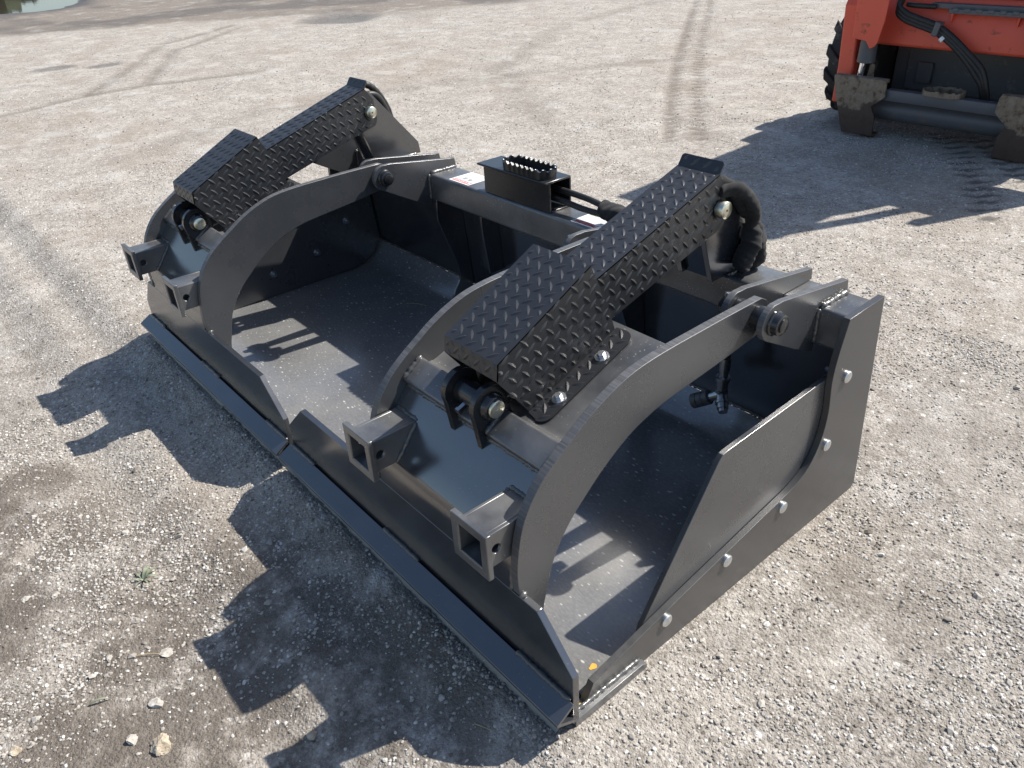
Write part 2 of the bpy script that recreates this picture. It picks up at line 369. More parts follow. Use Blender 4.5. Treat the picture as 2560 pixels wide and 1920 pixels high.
def thing(name, label, cat, loc, group=None):
    o = bpy.data.objects.new(name, None); COL.objects.link(o); o.location = loc; o.empty_display_size = 0.05
    return tag(o, label, cat, group)
def tag(o, label=None, cat=None, group=None, kind=None):
    for k, v in (('label', label), ('category', cat), ('group', group), ('kind', kind)):
        if v: o[k] = v
    return o
def weld(parent, p0, p1, r=0.0035, mb=None, name='weld_bead'):
    """lumpy bead of weld metal"""
    own = mb is None; mb = mb or MB()
    p0, p1 = Vector(p0), Vector(p1); L = (p1-p0).length; k = max(3, int(L/0.0045)); n = 7
    d = (p1-p0).normalized(); a = d.orthogonal().normalized(); b = d.cross(a); vs = []
    for i in range(k+1):
        rr = r*(0.75+0.45*abs(math.sin(i*1.9+random.random()))+0.25*random.random())
        if i in (0, k): rr *= 0.5
        c = p0+(p1-p0)*i/k+Vector((random.uniform(-1, 1), random.uniform(-1, 1), random.uniform(-1, 1)))*r*0.2
        vs += [c+(a*math.cos(2*math.pi*j/n)+b*math.sin(2*math.pi*j/n))*rr for j in range(n)]
    mb.add(vs, [[q*n+i, q*n+(i+1) % n, (q+1)*n+(i+1) % n, (q+1)*n+i] for q in range(k) for i in range(n)]+[list(range(n-1, -1, -1)), [k*n+i for i in range(n)]])
    if own: return mb.build(name, 'weld', parent, ang=70)

def inside(poly, x, y):
    c = False; n = len(poly)
    for i in range(n):
        (x1, y1), (x2, y2) = poly[i], poly[(i+1) % n]
        if (y1 > y) != (y2 > y) and x < (x2-x1)*(y-y1)/(y2-y1)+x1: c = not c
    return c
def tread(mb, O, U, V, poly, th=0.003, off=(0, 0), pitch=0.027, L=0.0255, wd=0.0090, h=0.0017):
    """checker plate: flat sheet with raised lens-shaped lugs standing on it"""
    O, U, V = Vector(O), Vector(U).normalized(), Vector(V).normalized(); Nn = U.cross(V)
    mb.prism(poly, O, U, V, Nn, -th, 0.0)
    us = [q[0] for q in poly]; vs_ = [q[1] for q in poly]
    i0, i1 = int(min(us)/pitch)-2, int(max(us)/pitch)+3; j0, j1 = int(min(vs_)/pitch)-2, int(max(vs_)/pitch)+3
    lens = [(-0.5, 0, 0), (-0.30, 0.34, 0), (0, 0.5, 0), (0.30, 0.34, 0), (0.5, 0, 0), (0.30, -0.34, 0), (0, -0.5, 0), (-0.30, -0.34, 0), (-0.28, 0.02, 0.75), (0.0, 0.04, 1), (0.28, 0.02, 0.75)]
    fs = [(0, 8, 1), (1, 8, 9, 2), (2, 9, 10, 3), (3, 10, 4), (4, 10, 5), (5, 10, 9, 6), (6, 9, 8, 7), (7, 8, 0)]
    for i in range(i0, i1):
        for j in range(j0, j1):
            for k in (0, 1):
                cu, cv = i*pitch+k*pitch/2+off[0], j*pitch+k*pitch/2+off[1]
                a = math.radians(45 if k == 0 else -45)
                ca, sa = math.cos(a), math.sin(a)
                tips = [(cu+t*L*0.42*ca, cv+t*L*0.42*sa) for t in (-1, 1)]
                ins = [inside(poly, *q) for q in tips]
                if not all(ins):
                    if not inside(poly, cu, cv) or not any(ins): continue
                    # cut lug at the edge of the sheet: keep the half that is on the sheet
                    sgn = 1 if ins[1] else -1; sc = 0.52
                    cu += sgn*L*0.24*ca; cv += sgn*L*0.24*sa
                else: sc = 1.0
                vs = []
                for (p, q, r) in lens:
                    u = cu+(p*L*sc*ca-q*wd*sa); v = cv+(p*L*sc*sa+q*wd*ca)
                    vs.append(O+U*u+V*v+Nn*(r*h+(-0.0002 if r == 0 else 0)))
                mb.add(vs, fs)

# ------------------------------------------------------------------ ground
def vnoise(x, y, seed=0):
    xi, yi = np.floor(x).astype(np.int64), np.floor(y).astype(np.int64); fx, fy = x-xi, y-yi
    fx, fy = fx*fx*(3-2*fx), fy*fy*(3-2*fy)
    def hsh(a, b):
        n = (a*374761393+b*668265263+seed*1442695041) & 0xffffffff
        n = ((n ^ (n >> 13))*1274126177) & 0xffffffff
        return ((n ^ (n >> 16)) & 0xffff)/65535.0
    return (hsh(xi, yi)*(1-fx)+hsh(xi+1, yi)*fx)*(1-fy)+(hsh(xi, yi+1)*(1-fx)+hsh(xi+1, yi+1)*fx)*fy
def fbm(x, y, sc, oct=4, seed=0):
    r = 0; a = 0.5
    for k in range(oct): r = r+a*vnoise(x*sc*2**k, y*sc*2**k, seed+k); a *= 0.5
    return r/(1-0.5**oct)
def axis(fine0, fine1, mid0, mid1, df, dm):
    a = list(np.arange(fine0, fine1, df)); b = list(np.arange(fine1, mid1, dm)); c = list(np.arange(fine0-dm, mid0, -dm))[::-1]
    out = c+a+b; st = dm; x = out[-1]
    while x < 400: st *= 1.22; x += st; out.append(x)
    st = dm; x = out[0]; pre = []
    while x > -400: st *= 1.22; x -= st; pre.append(x)
    return np.array(pre[::-1]+out)
def seg_d(x, y, pts):
    best = np.full(x.shape, 1e9); al = np.zeros(x.shape); acc = 0; sd_ = np.zeros(x.shape)
    for (ax, ay), (bx, by) in zip(pts[:-1], pts[1:]):
        dx, dy = bx-ax, by-ay; L = math.hypot(dx, dy)
        t = np.clip(((x-ax)*dx+(y-ay)*dy)/L**2, 0, 1)
        px_, py_ = x-ax-t*dx, y-ay-t*dy; d = np.hypot(px_, py_)
        m = d < best; best = np.where(m, d, best); al = np.where(m, acc+t*L, al)
        sd_ = np.where(m, np.sign(dx*py_-dy*px_), sd_); acc += L
    return best, al, sd_
def sm(x, a, b):
    t = np.clip((x-a)/(b-a), 0, 1); return t*t*(3-2*t)
TRACK = [(-0.98, 2.62), (-1.78, 3.60), (-2.74, 4.86), (-4.56, 7.36), (-6.6, 10.2)]
ARCS = [[(-4.85, -0.4), (-5.03, 0.38), (-5.21, 0.85), (-5.22, 1.42), (-5.0, 2.2)], [(-5.3, 1.0), (-5.9, 1.39), (-7.4, 2.3), (-8.06, 3.33)],
        [(-5.3, 1.45), (-5.62, 1.58), (-6.8, 2.2), (-7.8, 3.28)], [(-3.2, 0.6), (-3.6, 1.6), (-3.4, 2.8), (-2.6, 4.4)], [(-2.0, 2.6), (-3.4, 3.4), (-4.6, 5.2), (-4.9, 7.0)]]
SKID_TRK = [(-0.20, 3.63), (0.07, 3.27), (0.266, 2.96), (0.39, 2.73), (0.43, 2.62)]
SKID_TRK2 = [(-0.06, 3.655), (0.11, 3.49), (0.30, 3.236), (0.42, 3.06)]
PUDDLE = [(-11.75, 1.55), (-12.05, 2.2), (-12.0, 2.9), (-12.5, 3.7), (-13.6, 4.2), (-15.5, 3.8), (-17.0, 2.6), (-15.5, 1.4), (-13.2, 1.0)]
def fields(x, y):
    d, al, sg = seg_d(x, y, TRACK)
    edge = np.exp(-((d-0.080)/0.026)**2); lug = sm(np.sin(al*2*math.pi/0.095+sg*1.3+d*20), -0.25, 0.35)
    trk = 1.4*edge*np.where(sg > 0, 0.45+0.5*lug, 0.15+0.85*lug)*(0.6+0.5*fbm(x, y, 3, 3, 5))*sm(al, 0.0, 0.5)
    trk = np.clip(2.2*trk, 0, 1)+np.where(d < 0.10, 0.40*lug*sm(al, 0.0, 0.5), 0)
    for k, a in enumerate(ARCS):
        da, la, _ = seg_d(x, y, a); trk = trk+(0.95 if k < 3 else 0.55)*np.exp(-(da/(0.060+0.05*(k > 2)))**2)*(0.4+0.8*fbm(x, y, 2.2, 3, 9+k))
    lugs = np.zeros(x.shape)
    for q in (SKID_TRK, SKID_TRK2):
        ds, ls, gs = seg_d(x, y, q)
        lugs = np.maximum(lugs, sm(np.sin(ls*2*math.pi/0.085+gs*0.8+ds*12)+1.2*(fbm(x, y, 18, 2, 15)-0.5), 0.15, 0.5)*(1-sm(ds, 0.045, 0.075))*sm(ls, 0.0, 0.05))
    trk = np.clip(trk, 0, 1); fields.lugs = lugs
    # muddy belt beyond the gravel (far corner) and the brown patches close by
    t = (-x*0.80+y*0.60); belt = sm(t+1.1*(fbm(x, y, 0.5, 4, 3)-0.5)*2, 8.2, 9.4)
    mud = 1.25*belt
    near = fbm(x, y, 2.6, 5, 31); reg = sm(-y+0.30*np.sin(x*3), 0.15, 0.5)*sm(x, -1.5, -0.6)
    mud = np.maximum(mud, reg*sm(near, 0.50, 0.62)*0.8)
    for (cx, cy, r, a) in [(-0.47, -0.52, 0.13, 1.0), (0.22, -0.44, 0.10, 0.7), (0.36, -0.60, 0.12, 0.7), (-1.05, 2.9, 0.16, 0.5), (-0.55, 2.6, 0.10, 0.4), (1.25, 0.35, 0.10, 0.35), (1.12, 0.62, 0.14, 0.5), (0.95, 1.2, 0.16, 0.4)]:
        dd = np.hypot(x-cx, y-cy)/r+0.8*(fbm(x, y, 9, 3, 40)-0.5); mud = np.maximum(mud, a*(1-sm(dd, 0.6, 1.1)))
    wet = np.zeros(x.shape)
    dp = np.full(x.shape, 9.0)
    ax_, ay_ = (x+15.6)/2.4, (y-2.4)/1.0
    dp = np.hypot(ax_, ay_)+0.75*(fbm(x, y, 0.8, 4, 55)-0.5)
    wet = np.maximum(wet, 1-sm(dp, 1.0, 1.5))
    wet = np.maximum(wet, 0.62*belt*sm(fbm(x, y, 1.3, 4, 66), 0.40, 0.60)*(1-0.6*sm(t, 11.0, 14.0)))
    d2 = np.hypot((x+7.35)/0.55, (y-4.35)/0.45)+0.5*(fbm(x, y, 2, 3, 60)-0.5); wet = np.maximum(wet, 0.8*(1-sm(d2, 0.6, 1.2)))
    for (cx, cy, r) in [(-6.85, 1.15, 0.16), (-6.6, 1.5, 0.14)]:
        wet = np.maximum(wet, 0.7*(1-sm(np.hypot((x-cx)/r, (y-cy)/(r*1.5)), 0.5, 1.0)))
    soil = np.maximum(0.95*sm(-y+0.25*np.sin(x*2.6), 0.02, 0.35)*sm(x, -1.8, -0.2)*(1-0.7*sm(x, 0.75, 1.1)), 0.32*(1-sm(np.hypot(x-1.2, y-0.8), 0.3, 1.2)))
    fields.soil = soil
    return trk, mud, wet, dp
def height(x, y):
    z = (fbm(x, y, 0.8, 3, 70)-0.5)*0.026+(fbm(x, y, 7, 4, 75)-0.5)*0.009
    ed = np.maximum(np.abs(x)-0.925, np.maximum(-0.03-y, y-0.85)); berm = 0.007*np.exp(-((ed-0.012)/0.022)**2)*(0.3+1.2*fbm(x, y, 14, 3, 80))
    foot = sm(np.maximum(np.abs(x)-0.95, np.maximum(-0.06-y, y-0.88)), 0.0, 0.35)
    z = z*(0.22+0.78*foot)-0.003*(1-foot)+berm
    z = z-(0.035*sm(-y, 0.02, 0.16)+0.030*sm(-y, 0.20, 0.36))*(1-sm(x, 0.80, 1.05))
    trk, mud, wet, dp = fields(x, y)
    d2 = np.hypot((x+7.35)/0.55, (y-4.35)/0.45)+0.5*(fbm(x, y, 2, 3, 60)-0.5); far2 = sm(np.minimum(dp, d2), 1.0, 1.6)
    z = z*(0.25+0.75*far2)-0.008*np.clip(trk, 0, 1)-0.06*(1-sm(dp, 0.75, 1.25))-0.03*(1-sm(d2, 0.3, 1.0))
    return z
ax_x = axis(-1.3, 1.75, -17.5, 4.0, 0.016, 0.032); ax_y = axis(-0.95, 1.6, -3.0, 9.0, 0.016, 0.032)
GX, GY = np.meshgrid(ax_x, ax_y); gz = height(GX.ravel(), GY.ravel())
far = np.hypot(GX.ravel(), GY.ravel()); gz = gz*np.where(far > 40, 0.0, 1.0)
gv = np.stack([GX.ravel(), GY.ravel(), gz], 1); nx, ny = len(ax_x), len(ax_y)
ii = (np.arange(ny-1)[:, None]*nx+np.arange(nx-1)[None]).ravel()
gf = np.stack([ii, ii+1, ii+nx+1, ii+nx], 1)
gm = bpy.data.meshes.new('ground'); gm.vertices.add(len(gv)); gm.vertices.foreach_set('co', gv.ravel())
gm.loops.add(gf.size); gm.loops.foreach_set('vertex_index', gf.ravel().astype(np.int32))
gm.polygons.add(len(gf)); gm.polygons.foreach_set('loop_start', np.arange(0, gf.size, 4, dtype=np.int32))
gm.polygons.foreach_set('use_smooth', np.ones(len(gf), bool))
trk, mud, wet, _ = fields(GX.ravel(), GY.ravel())
for nm, arr in (('track', trk), ('mud', mud), ('wet', wet), ('soil', fields.soil), ('lugs', fields.lugs)):
    a = gm.attributes.new(nm, 'FLOAT', 'POINT'); a.data.foreach_set('value', arr.astype(np.float32))
gm.materials.append(M['ground']); gm.update(calc_edges=True); gm.validate()
ground = bpy.data.objects.new('ground', gm); COL.objects.link(ground); ground['kind'] = 'structure'
def gh(x, y): return float(height(np.array([x]), np.array([y]))[0])

# puddles at the far edge of the lot
for cx, cy, rx, ry, zz in ((-15.6, 2.4, 3.8, 1.7, -0.036),):
    mb = MB(); mb.pz([(cx+rx*math.cos(t), cy+ry*math.sin(t)) for t in [2*math.pi*i/48 for i in range(48)]], zz-0.004, zz)
    o = mb.build('puddle', 'water'); o['kind'] = 'structure'

# far belt of trees beyond the lot, mirrored in the puddle
M['trees'] = simple('distant_foliage', (0.055, 0.075, 0.035), 0.8, 0, 0.5, 0.8, 0)
mb = MB(); tr = random.Random(5)
for k in range(5200):
    a = tr.uniform(math.radians(120), math.radians(250)); r = tr.uniform(44, 56)+3*math.sin(a*9)
    top = 2.6+1.1*math.sin(a*23)+0.7*math.sin(a*51+1); z = top*tr.random()**0.8
    p = Vector((r*math.cos(a), r*math.sin(a), z)); q = tr.uniform(0.35, 0.9)
    e1 = Vector((tr.uniform(-1, 1), tr.uniform(-1, 1), tr.uniform(-1, 1))).normalized()*q; e2 = e1.orthogonal().normalized()*q*tr.uniform(0.5, 1)
    mb.add([p-e1, p-e2, p+e1, p+e2], [(0, 1, 2, 3)])
tl = mb.build('treeline', 'trees', None, smooth=False); tag(tl, 'far belt of green trees beyond the lot', 'trees', kind='stuff')

# loose chips: instanced stones
stone_col = bpy.data.collections.new('stone_shapes')
def stone_mesh(name, seed, sub=1, flat=0.62):
    bm = bmesh.new(); bmesh.ops.create_icosphere(bm, subdivisions=sub, radius=0.5); r = random.Random(seed)
    cuts = [(Vector((r.uniform(-1, 1), r.uniform(-1, 1), r.uniform(-1, 1))).normalized(), r.uniform(0.24, 0.40)) for _ in range(8)]
    for v in bm.verts:
        for nrm, dd in cuts:
            e = v.co.dot(nrm)-dd
            if e > 0: v.co -= nrm*e
        v.co *= 1+r.uniform(-0.07, 0.07)
        v.co.z *= flat; v.co.x *= 1.15
    me = bpy.data.meshes.new(name); bm.to_mesh(me); bm.free(); return me
stones = []
for k in range(6):
    me = stone_mesh('stone_shape', 100+k); me.materials.append(M['stone'])
    o = bpy.data.objects.new('stone_shape', me); stone_col.objects.link(o); stones.append(o)
def scatter(n, rmin, rmax, smin, smax, pw, seed, coarse):
    g = np.random.default_rng(seed); c0 = np.array([1.48, -0.52])
    a = g.uniform(math.radians(46), math.radians(192), n); r = np.sqrt(g.uniform(rmin**2, rmax**2, n))
    x, y = c0[0]+r*np.cos(a), c0[1]+r*np.sin(a)
    ok = ~((np.abs(x) < 0.935) & (y > -0.012) & (y < 0.86))
    trk, mud, wet, _ = fields(x, y)
    dens = np.clip(0.30+2.6*(fbm(x, y, 4.5, 5, 90)-0.42), 0.08, 1.0)*(1-0.55*np.clip(mud*1.1, 0, 1))*(1-0.6*np.clip(trk, 0, 1))*(1-wet)
    ok &= g.random(n) < dens
    x, y = x[ok], y[ok]; m = len(x)
    s = smin+(smax-smin)*g.random(m)**pw
    z = height(x, y)+s*0.06
    return x, y, z, s, np.clip(g.normal(0.50, 0.27, m)-0.15*np.clip(mud[ok], 0, 1), 0, 1), g.uniform(0, 6.283, (m, 3))*np.array([0.12, 0.12, 1.0])
sets = [scatter(260000, 0.3, 2.3, 0.0026, 0.0100, 2.3, 1, 0), scatter(2200, 0.3, 2.6, 0.008, 0.022, 3.2, 2, 1),
        scatter(110000, 2.2, 4.6, 0.004, 0.011, 2.6, 3, 0), scatter(50000, 4.5, 10.0, 0.006, 0.016, 2.6, 4, 0)]
X = np.concatenate([np.stack(s[:3], 1) for s in sets]); SC = np.concatenate([s[3] for s in sets]); TI = np.concatenate([s[4] for s in sets]); RO = np.concatenate([s[5] for s in sets])
pm = bpy.data.meshes.new('gravel'); pm.vertices.add(len(X)); pm.vertices.foreach_set('co', X.ravel())
pm.attributes.new('sc', 'FLOAT', 'POINT').data.foreach_set('value', SC.astype(np.float32))
pm.attributes.new('tint', 'FLOAT', 'POINT').data.foreach_set('value', TI.astype(np.float32))
pm.attributes.new('rot', 'FLOAT_VECTOR', 'POINT').data.foreach_set('vector', RO.astype(np.float32).ravel())
pm.attributes.new('pick', 'INT', 'POINT').data.foreach_set('value', rng.integers(0, 6, len(X)).astype(np.int32))
gravel = bpy.data.objects.new('gravel', pm); COL.objects.link(gravel)
tag(gravel, 'loose pale limestone chips strewn over the packed lot', 'gravel', kind='stuff')
ng = bpy.data.node_groups.new('scatter_chips', 'GeometryNodeTree')
ng.interface.new_socket('Geometry', in_out='INPUT', socket_type='NodeSocketGeometry'); ng.interface.new_socket('Geometry', in_out='OUTPUT', socket_type='NodeSocketGeometry')
gi, go = ng.nodes.new('NodeGroupInput'), ng.nodes.new('NodeGroupOutput')
m2p = ng.nodes.new('GeometryNodeMeshToPoints'); iop = ng.nodes.new('GeometryNodeInstanceOnPoints'); ci = ng.nodes.new('GeometryNodeCollectionInfo')
ci.inputs['Collection'].default_value = stone_col; ci.inputs['Separate Children'].default_value = True; ci.inputs['Reset Children'].default_value = True
def named(n, typ):
    a = ng.nodes.new('GeometryNodeInputNamedAttribute'); a.data_type = typ; a.inputs['Name'].default_value = n
    return [o for o in a.outputs if o.name == 'Attribute' and o.enabled][0]
L = ng.links.new
L(gi.outputs[0], m2p.inputs['Mesh']); L(m2p.outputs[0], iop.inputs['Points']); L(ci.outputs[0], iop.inputs['Instance'])
iop.inputs['Pick Instance'].default_value = True
L(named('pick', 'INT'), iop.inputs['Instance Index']); L(named('sc', 'FLOAT'), iop.inputs['Scale'])
e2r = ng.nodes.new('FunctionNodeEulerToRotation'); L(named('rot', 'FLOAT_VECTOR'), e2r.inputs[0]); L(e2r.outputs[0], iop.inputs['Rotation'])
L(iop.outputs[0], go.inputs[0])
gravel.modifiers.new('scatter', 'NODES').node_group = ng

# ------------------------------------------------------------------ the grapple bucket
B = thing('grapple_bucket', 'black grapple bucket with two hinged jaws lying on the gravel', 'grapple bucket', (0, 0.4, 0))
HX = 0.915; TH = 0.0127
# floor sheet, rolled up at the rear into the back wall
mb = MB()
prof_in = smooth2([(0.046, 0.012), (0.30, 0.012), (0.60, 0.012), (0.72, 0.015), (0.775, 0.040), (0.812, 0.085)], 5)
prof_out = [(y+0.004, z-0.0085) for y, z in prof_in]
mb.px(prof_in+prof_out[::-1], -0.9015, 0.9015); floor = mb.build('floor', 'floor', B)
mb = MB(); mb.px([(0.8135, 0.088), (0.786, 0.381), (0.794, 0.381), (0.8215, 0.088)], -0.9015, 0.9015); mb.build('back_wall', 'paint', B, 0.001)
mb = MB(); mb.px([(-0.030, -0.010), (-0.026, -0.002), (-0.012, 0.0145), (0.040, 0.0145), (0.040, -0.010)], -0.914, 0.914); cut = mb.build('cutting_edge', 'dusty', B, 0.001)
# torn seam where floor sheet meets cutting edge, scuffed bare near the ends
mb = MB(); weld(None, (-0.898, 0.043, 0.0125), (0.898, 0.043, 0.0125), 0.0042, mb); mb.build('seam_weld', 'hole', cut, ang=70)
for x0, x1 in ((-0.03, 0.015), (0.885, 0.912)):
    mb = MB(); n = 9
    pts = [(x0+(x1-x0)*i/n, 0.0135) for i in range(n+1)]+[(x1-(x1-x0)*i/n, 0.034+0.006*random.random()) for i in range(n+1)]
    mb.pz(pts, 0.0145, 0.0150); mb.build('bare_patch', 'bare', cut)
mb = MB(); mb.pz([(0.872+0.005*math.cos(t)*(1+0.3*math.sin(3*t)), 0.100+0.008*math.sin(t)) for t in [i*0.52 for i in range(12)]], 0.0121, 0.0128); mb.build('paint_chip', 'yellowchip', floor)
weld(floor, (-0.9, 0.815, 0.088), (0.9, 0.815, 0.088), 0.004)
# top tube
mb = MB()
def rrect(y0, y1, z0, z1, r, n=5):
    return circ(y1-r, z1-r, r, n, 0, math.pi/2, False)+circ(y0+r, z1-r, r, n, math.pi/2, math.pi, False)+circ(y0+r, z0+r, r, n, math.pi, 1.5*math.pi, False)+circ(y1-r, z0+r, r, n, 1.5*math.pi, 2*math.pi, False)
mb.px(rrect(0.699, 0.794, 0.382, 0.457, 0.008), -0.9015, 0.9015); tube = mb.build('top_tube', 'dusty', B, ang=50)

# end plates
END = [(0.040, 0.014), (0.058, 0.049), (0.15, 0.066), (0.266, 0.088), (0.42, 0.113), (0.53, 0.131)]
END += smooth2([(0.53, 0.131), (0.590, 0.143), (0.636, 0.168), (0.664, 0.215), (0.672, 0.272), (0.664, 0.340), (0.668, 0.390), (0.683, 0.452), (0.685, 0.462)], 4)[1:]
END += [(0.801, 0.466), (0.850, 0.010), (0.840, 0.0), (0.040, 0.0)]
INNER = [(0.170, 0.0135), (0.186, 0.070), (0.357, 0.322), (0.366, 0.331), (0.385, 0.333), (0.700, 0.344), (0.785, 0.347), (0.808, 0.100), (0.775, 0.048), (0.72, 0.020), (0.60, 0.0135)]
BOLTS = [(0.231, 0.061), (0.393, 0.089), (0.559, 0.114), (0.686, 0.193), (0.714, 0.334)]
for s in (1, -1):
    mb = MB(); mb.px(END, s*(HX-TH), s*HX); e = mb.build('end_plate', 'end', B, 0.0009)
    mb = MB(); mb.px(INNER, s*(HX-TH-0.0105), s*(HX-TH-0.0005)); ip = mb.build('side_cutter', 'arm', B, 0.0009)
    for (y, z) in BOLTS:
        mb = MB(); mb.lathe((s*HX, y, z), (s, 0, 0), [(0, 0.0118), (0.0035, 0.0120), (0.0052, 0.0104), (0.0060, 0.0070), (0.0062, 0.0012)], 20); mb.build('bolt', 'zinc', e, ang=28)
        mb = MB(); xi = s*(HX-TH-0.0105); mb.lathe((xi, y, z), (-s, 0, 0), [(0, 0.013), (0.002, 0.013), (0.0022, 0.0095), (0.010, 0.0095), (0.0102, 0.0055), (0.018, 0.0055)], 6); mb.build('nut', 'steel', ip, ang=40)
    mb = MB(); mb.px([(0.006, 0.001), (0.006, 0.018), (0.160, 0.018), (0.172, 0.012), (0.172, 0.001)], s*(HX+0.0003), s*(HX+0.0135)); rb = mb.build('toe_bar', 'dusty', B, 0.001)
    weld(rb, (s*(HX+0.002), 0.012, 0.020), (s*(HX+0.002), 0.165, 0.020), 0.0036)
# gussets on the back wall
RIB = [(0.703, 0.385), (0.700, 0.328)]+smooth2([(0.700, 0.328), (0.725, 0.255), (0.751, 0.188), (0.762, 0.140), (0.757, 0.112), (0.735, 0.080), (0.715, 0.016)], 4)[1:]+[(0.775, 0.045), (0.811, 0.089), (0.785, 0.385)]
for x in (-0.356, 0.348):
    mb = MB(); mb.px(RIB, x, x+0.008); mb.build('gusset', 'paint', B, 0.0008)
for x in (-0.190, 0.182):
    mb = MB(); mb.px([(0.732, 0.385), (0.734, 0.316), (0.752, 0.190), (0.803, 0.190), (0.785, 0.385)], x, x+0.008); mb.build('gusset', 'paint', B, 0.0008)

# hinge brackets on the tube
PIN = (0.555, 0.480)
CLV = [(0.772, 0.484), (0.576, 0.5135)]+circ(PIN[0], PIN[1], 0.034, 9, math.radians(78), math.radians(235), False)+[(0.640, 0.394), (0.700, 0.366), (0.6985, 0.4585), (0.7945, 0.4585), (0.790, 0.482)]
for c in (0.805, 0.408, -0.408, -0.805):
    for s in (-1, 1):
        mb = MB(); mb.px(CLV, c+s*0.031, c+s*0.043, 0, 1); b = mb.build('hinge_bracket', ['arm', 'edge'], B, 0.0008)
        weld(b, (c+s*0.0455, 0.702, 0.4585), (c+s*0.0455, 0.792, 0.4585), 0.0048)
        weld(b, (c+s*0.0445, 0.6975, 0.385), (c+s*0.0445, 0.6975, 0.456), 0.0040)
    mb = MB()
    mb.lathe((c-0.064, *PIN), (1, 0, 0), [(0, 0.010), (0.001, 0.0125), (0.127, 0.0125), (0.128, 0.010)], 24)
    pn = mb.build('hinge_pin', 'gloss', B, ang=40)
    for s in (-1, 1):
        mb = MB(); mb.lathe((c+s*0.0432, *PIN), (s, 0, 0), [(0, 0.023), (0.003, 0.0225), (0.005, 0.020), (0.015, 0.0185), (0.0165, 0.0165), (0.0166, 0.0126)], 28); mb.build('collar', 'gloss', pn, ang=40)
        mb = MB(); mb.lathe((c+s*0.0085, *PIN), (s, 0, 0), [(0, 0.0215), (0.0215, 0.0215)], 28); mb.build('bushing', 'gloss', pn, ang=40)
    mb = MB(); mb.lathe((c-0.053, PIN[0], PIN[1]+0.018), (0, 0, 1), [(0, 0.006), (0.007, 0.006), (0.008, 0.0045)], 12); mb.build('grease_fitting', 'steel', pn, ang=40)

# masts for the cylinder heads
MP = (0.645, 0.610)
MAST = [(0.600, 0.640), (0.612, 0.575), (0.652, 0.462), (0.652, 0.4585), (0.808, 0.4585), (0.803, 0.492), (0.657, 0.662), (0.63, 0.668)]
for c in (0.605, -0.605):
    for s in (-1, 1):
        mb = MB(); mb.px(MAST, c+s*0.030, c+s*0.042); b = mb.build('mast_plate', 'paint', B, 0.0009)
        weld(b, (c+s*0.044, 0.70, 0.4585), (c+s*0.044, 0.79, 0.4585), 0.004)
    mb = MB(); mb.prism([(-0.0295, 0.0), (0.0295, 0.0), (0.0295, 0.085), (-0.0295, 0.085)], (c, 0.664, 0.459), (1, 0, 0), Vector((0, -0.34, 0.94)).normalized(), (0, 0.94, 0.34), 0, 0.008); mb.build('mast_web', 'paint', B, 0.0008)
    mb = MB(); mb.box(c-0.0295, c+0.0295, 0.722, 0.730, 0.459, 0.580); mb.build('mast_web', 'paint', B, 0.0008)  # rear web made taller to stop sun leaking between the mast plates
    mb = MB(); mb.lathe((c-0.062, *MP), (1, 0, 0), [(0, 0.0150), (0.001, 0.0165), (0.012, 0.0165)], 28); mb.lathe((c-0.05, *MP), (1, 0, 0), [(0, 0.0128), (0.10, 0.0128)], 20)
    mb.lathe((c+0.0495, *MP), (1, 0, 0), [(0, 0.0162), (0.0150, 0.0162), (0.0162, 0.0150)], 32); pn = mb.build('mast_pin', 'yzinc', B, ang=50)
    mb = MB(); mb.lathe((c+0.0656, *MP), (1, 0, 0), [(0, 0.0022), (0.0005, 0.0022)], 10); mb.build('grease_hole_shade', 'hole', pn)  # flat disc, the hole's inner shade is put into its colour

# ------------------------------------------------------------------ jaws
AO = [(0.0128, 0.206), (0.001, 0.2075), (-0.001, 0.25), (0.004, 0.295), (0.014, 0.336), (0.031, 0.370), (0.058, 0.402), (0.092, 0.428), (0.124, 0.448), (0.158, 0.469), (0.203, 0.489), (0.249, 0.502), (0.311, 0.508), (0.398, 0.510), (0.471, 0.511), (0.565, 0.511)]
AI = [(0.576, 0.442), (0.520, 0.435), (0.484, 0.430), (0.408, 0.422), (0.318, 0.412), (0.263, 0.398), (0.236, 0.387), (0.204, 0.369), (0.171, 0.346), (0.145, 0.324), (0.115, 0.297), (0.092, 0.268), (0.071, 0.230), (0.057, 0.181), (0.047, 0.136), (0.041, 0.03)]
ARM = [(0.0128, 0.03), (0.0128, 0.205)]+smooth2(AO[1:], 3)+[(0.580, 0.503), (0.588, 0.490), (0.588, 0.458)]+smooth2(AI, 3)
EP = (0.098, 0.432)        # rod-end pin
TA = math.radians(40)      # tilt of the cross tube
def off_curve(pts, d):
    out = []
    for i in range(len(pts)):
        a = Vector((*pts[max(i-1, 0)], 0)); b = Vector((*pts[min(i+1, len(pts)-1)], 0)); t = (b-a).normalized()
        out.append((pts[i][0]+t.y*d, pts[i][1]-t.x*d))
    return out
TA = math.atan2(0.0315, 0.044)
HOLEY = -0.022
BO = [(0.0004, 0.2060), (0.0004, 0.2420), (0.0010, 0.2530), (0.0030, 0.2640), (0.0070, 0.2755), (0.0095, 0.2795), (0.0320, 0.3075), (0.0545, 0.3355), (0.0875, 0.3770), (0.096, 0.3870)]
BELLY = BO+[(0.102, 0.3815), (0.060, 0.3310), (0.0375, 0.3030), (0.0150, 0.2745), (0.0105, 0.2625), (0.0085, 0.2420), (0.0080, 0.2060)]
DECK = smooth2([(0.128, 0.400), (0.140, 0.3995), (0.157, 0.4015), (0.220, 0.425), (0.290, 0.4515), (0.354, 0.4755), (0.372, 0.4815)], 3)
DECK = DECK+off_curve(DECK, 0.007)[::-1]
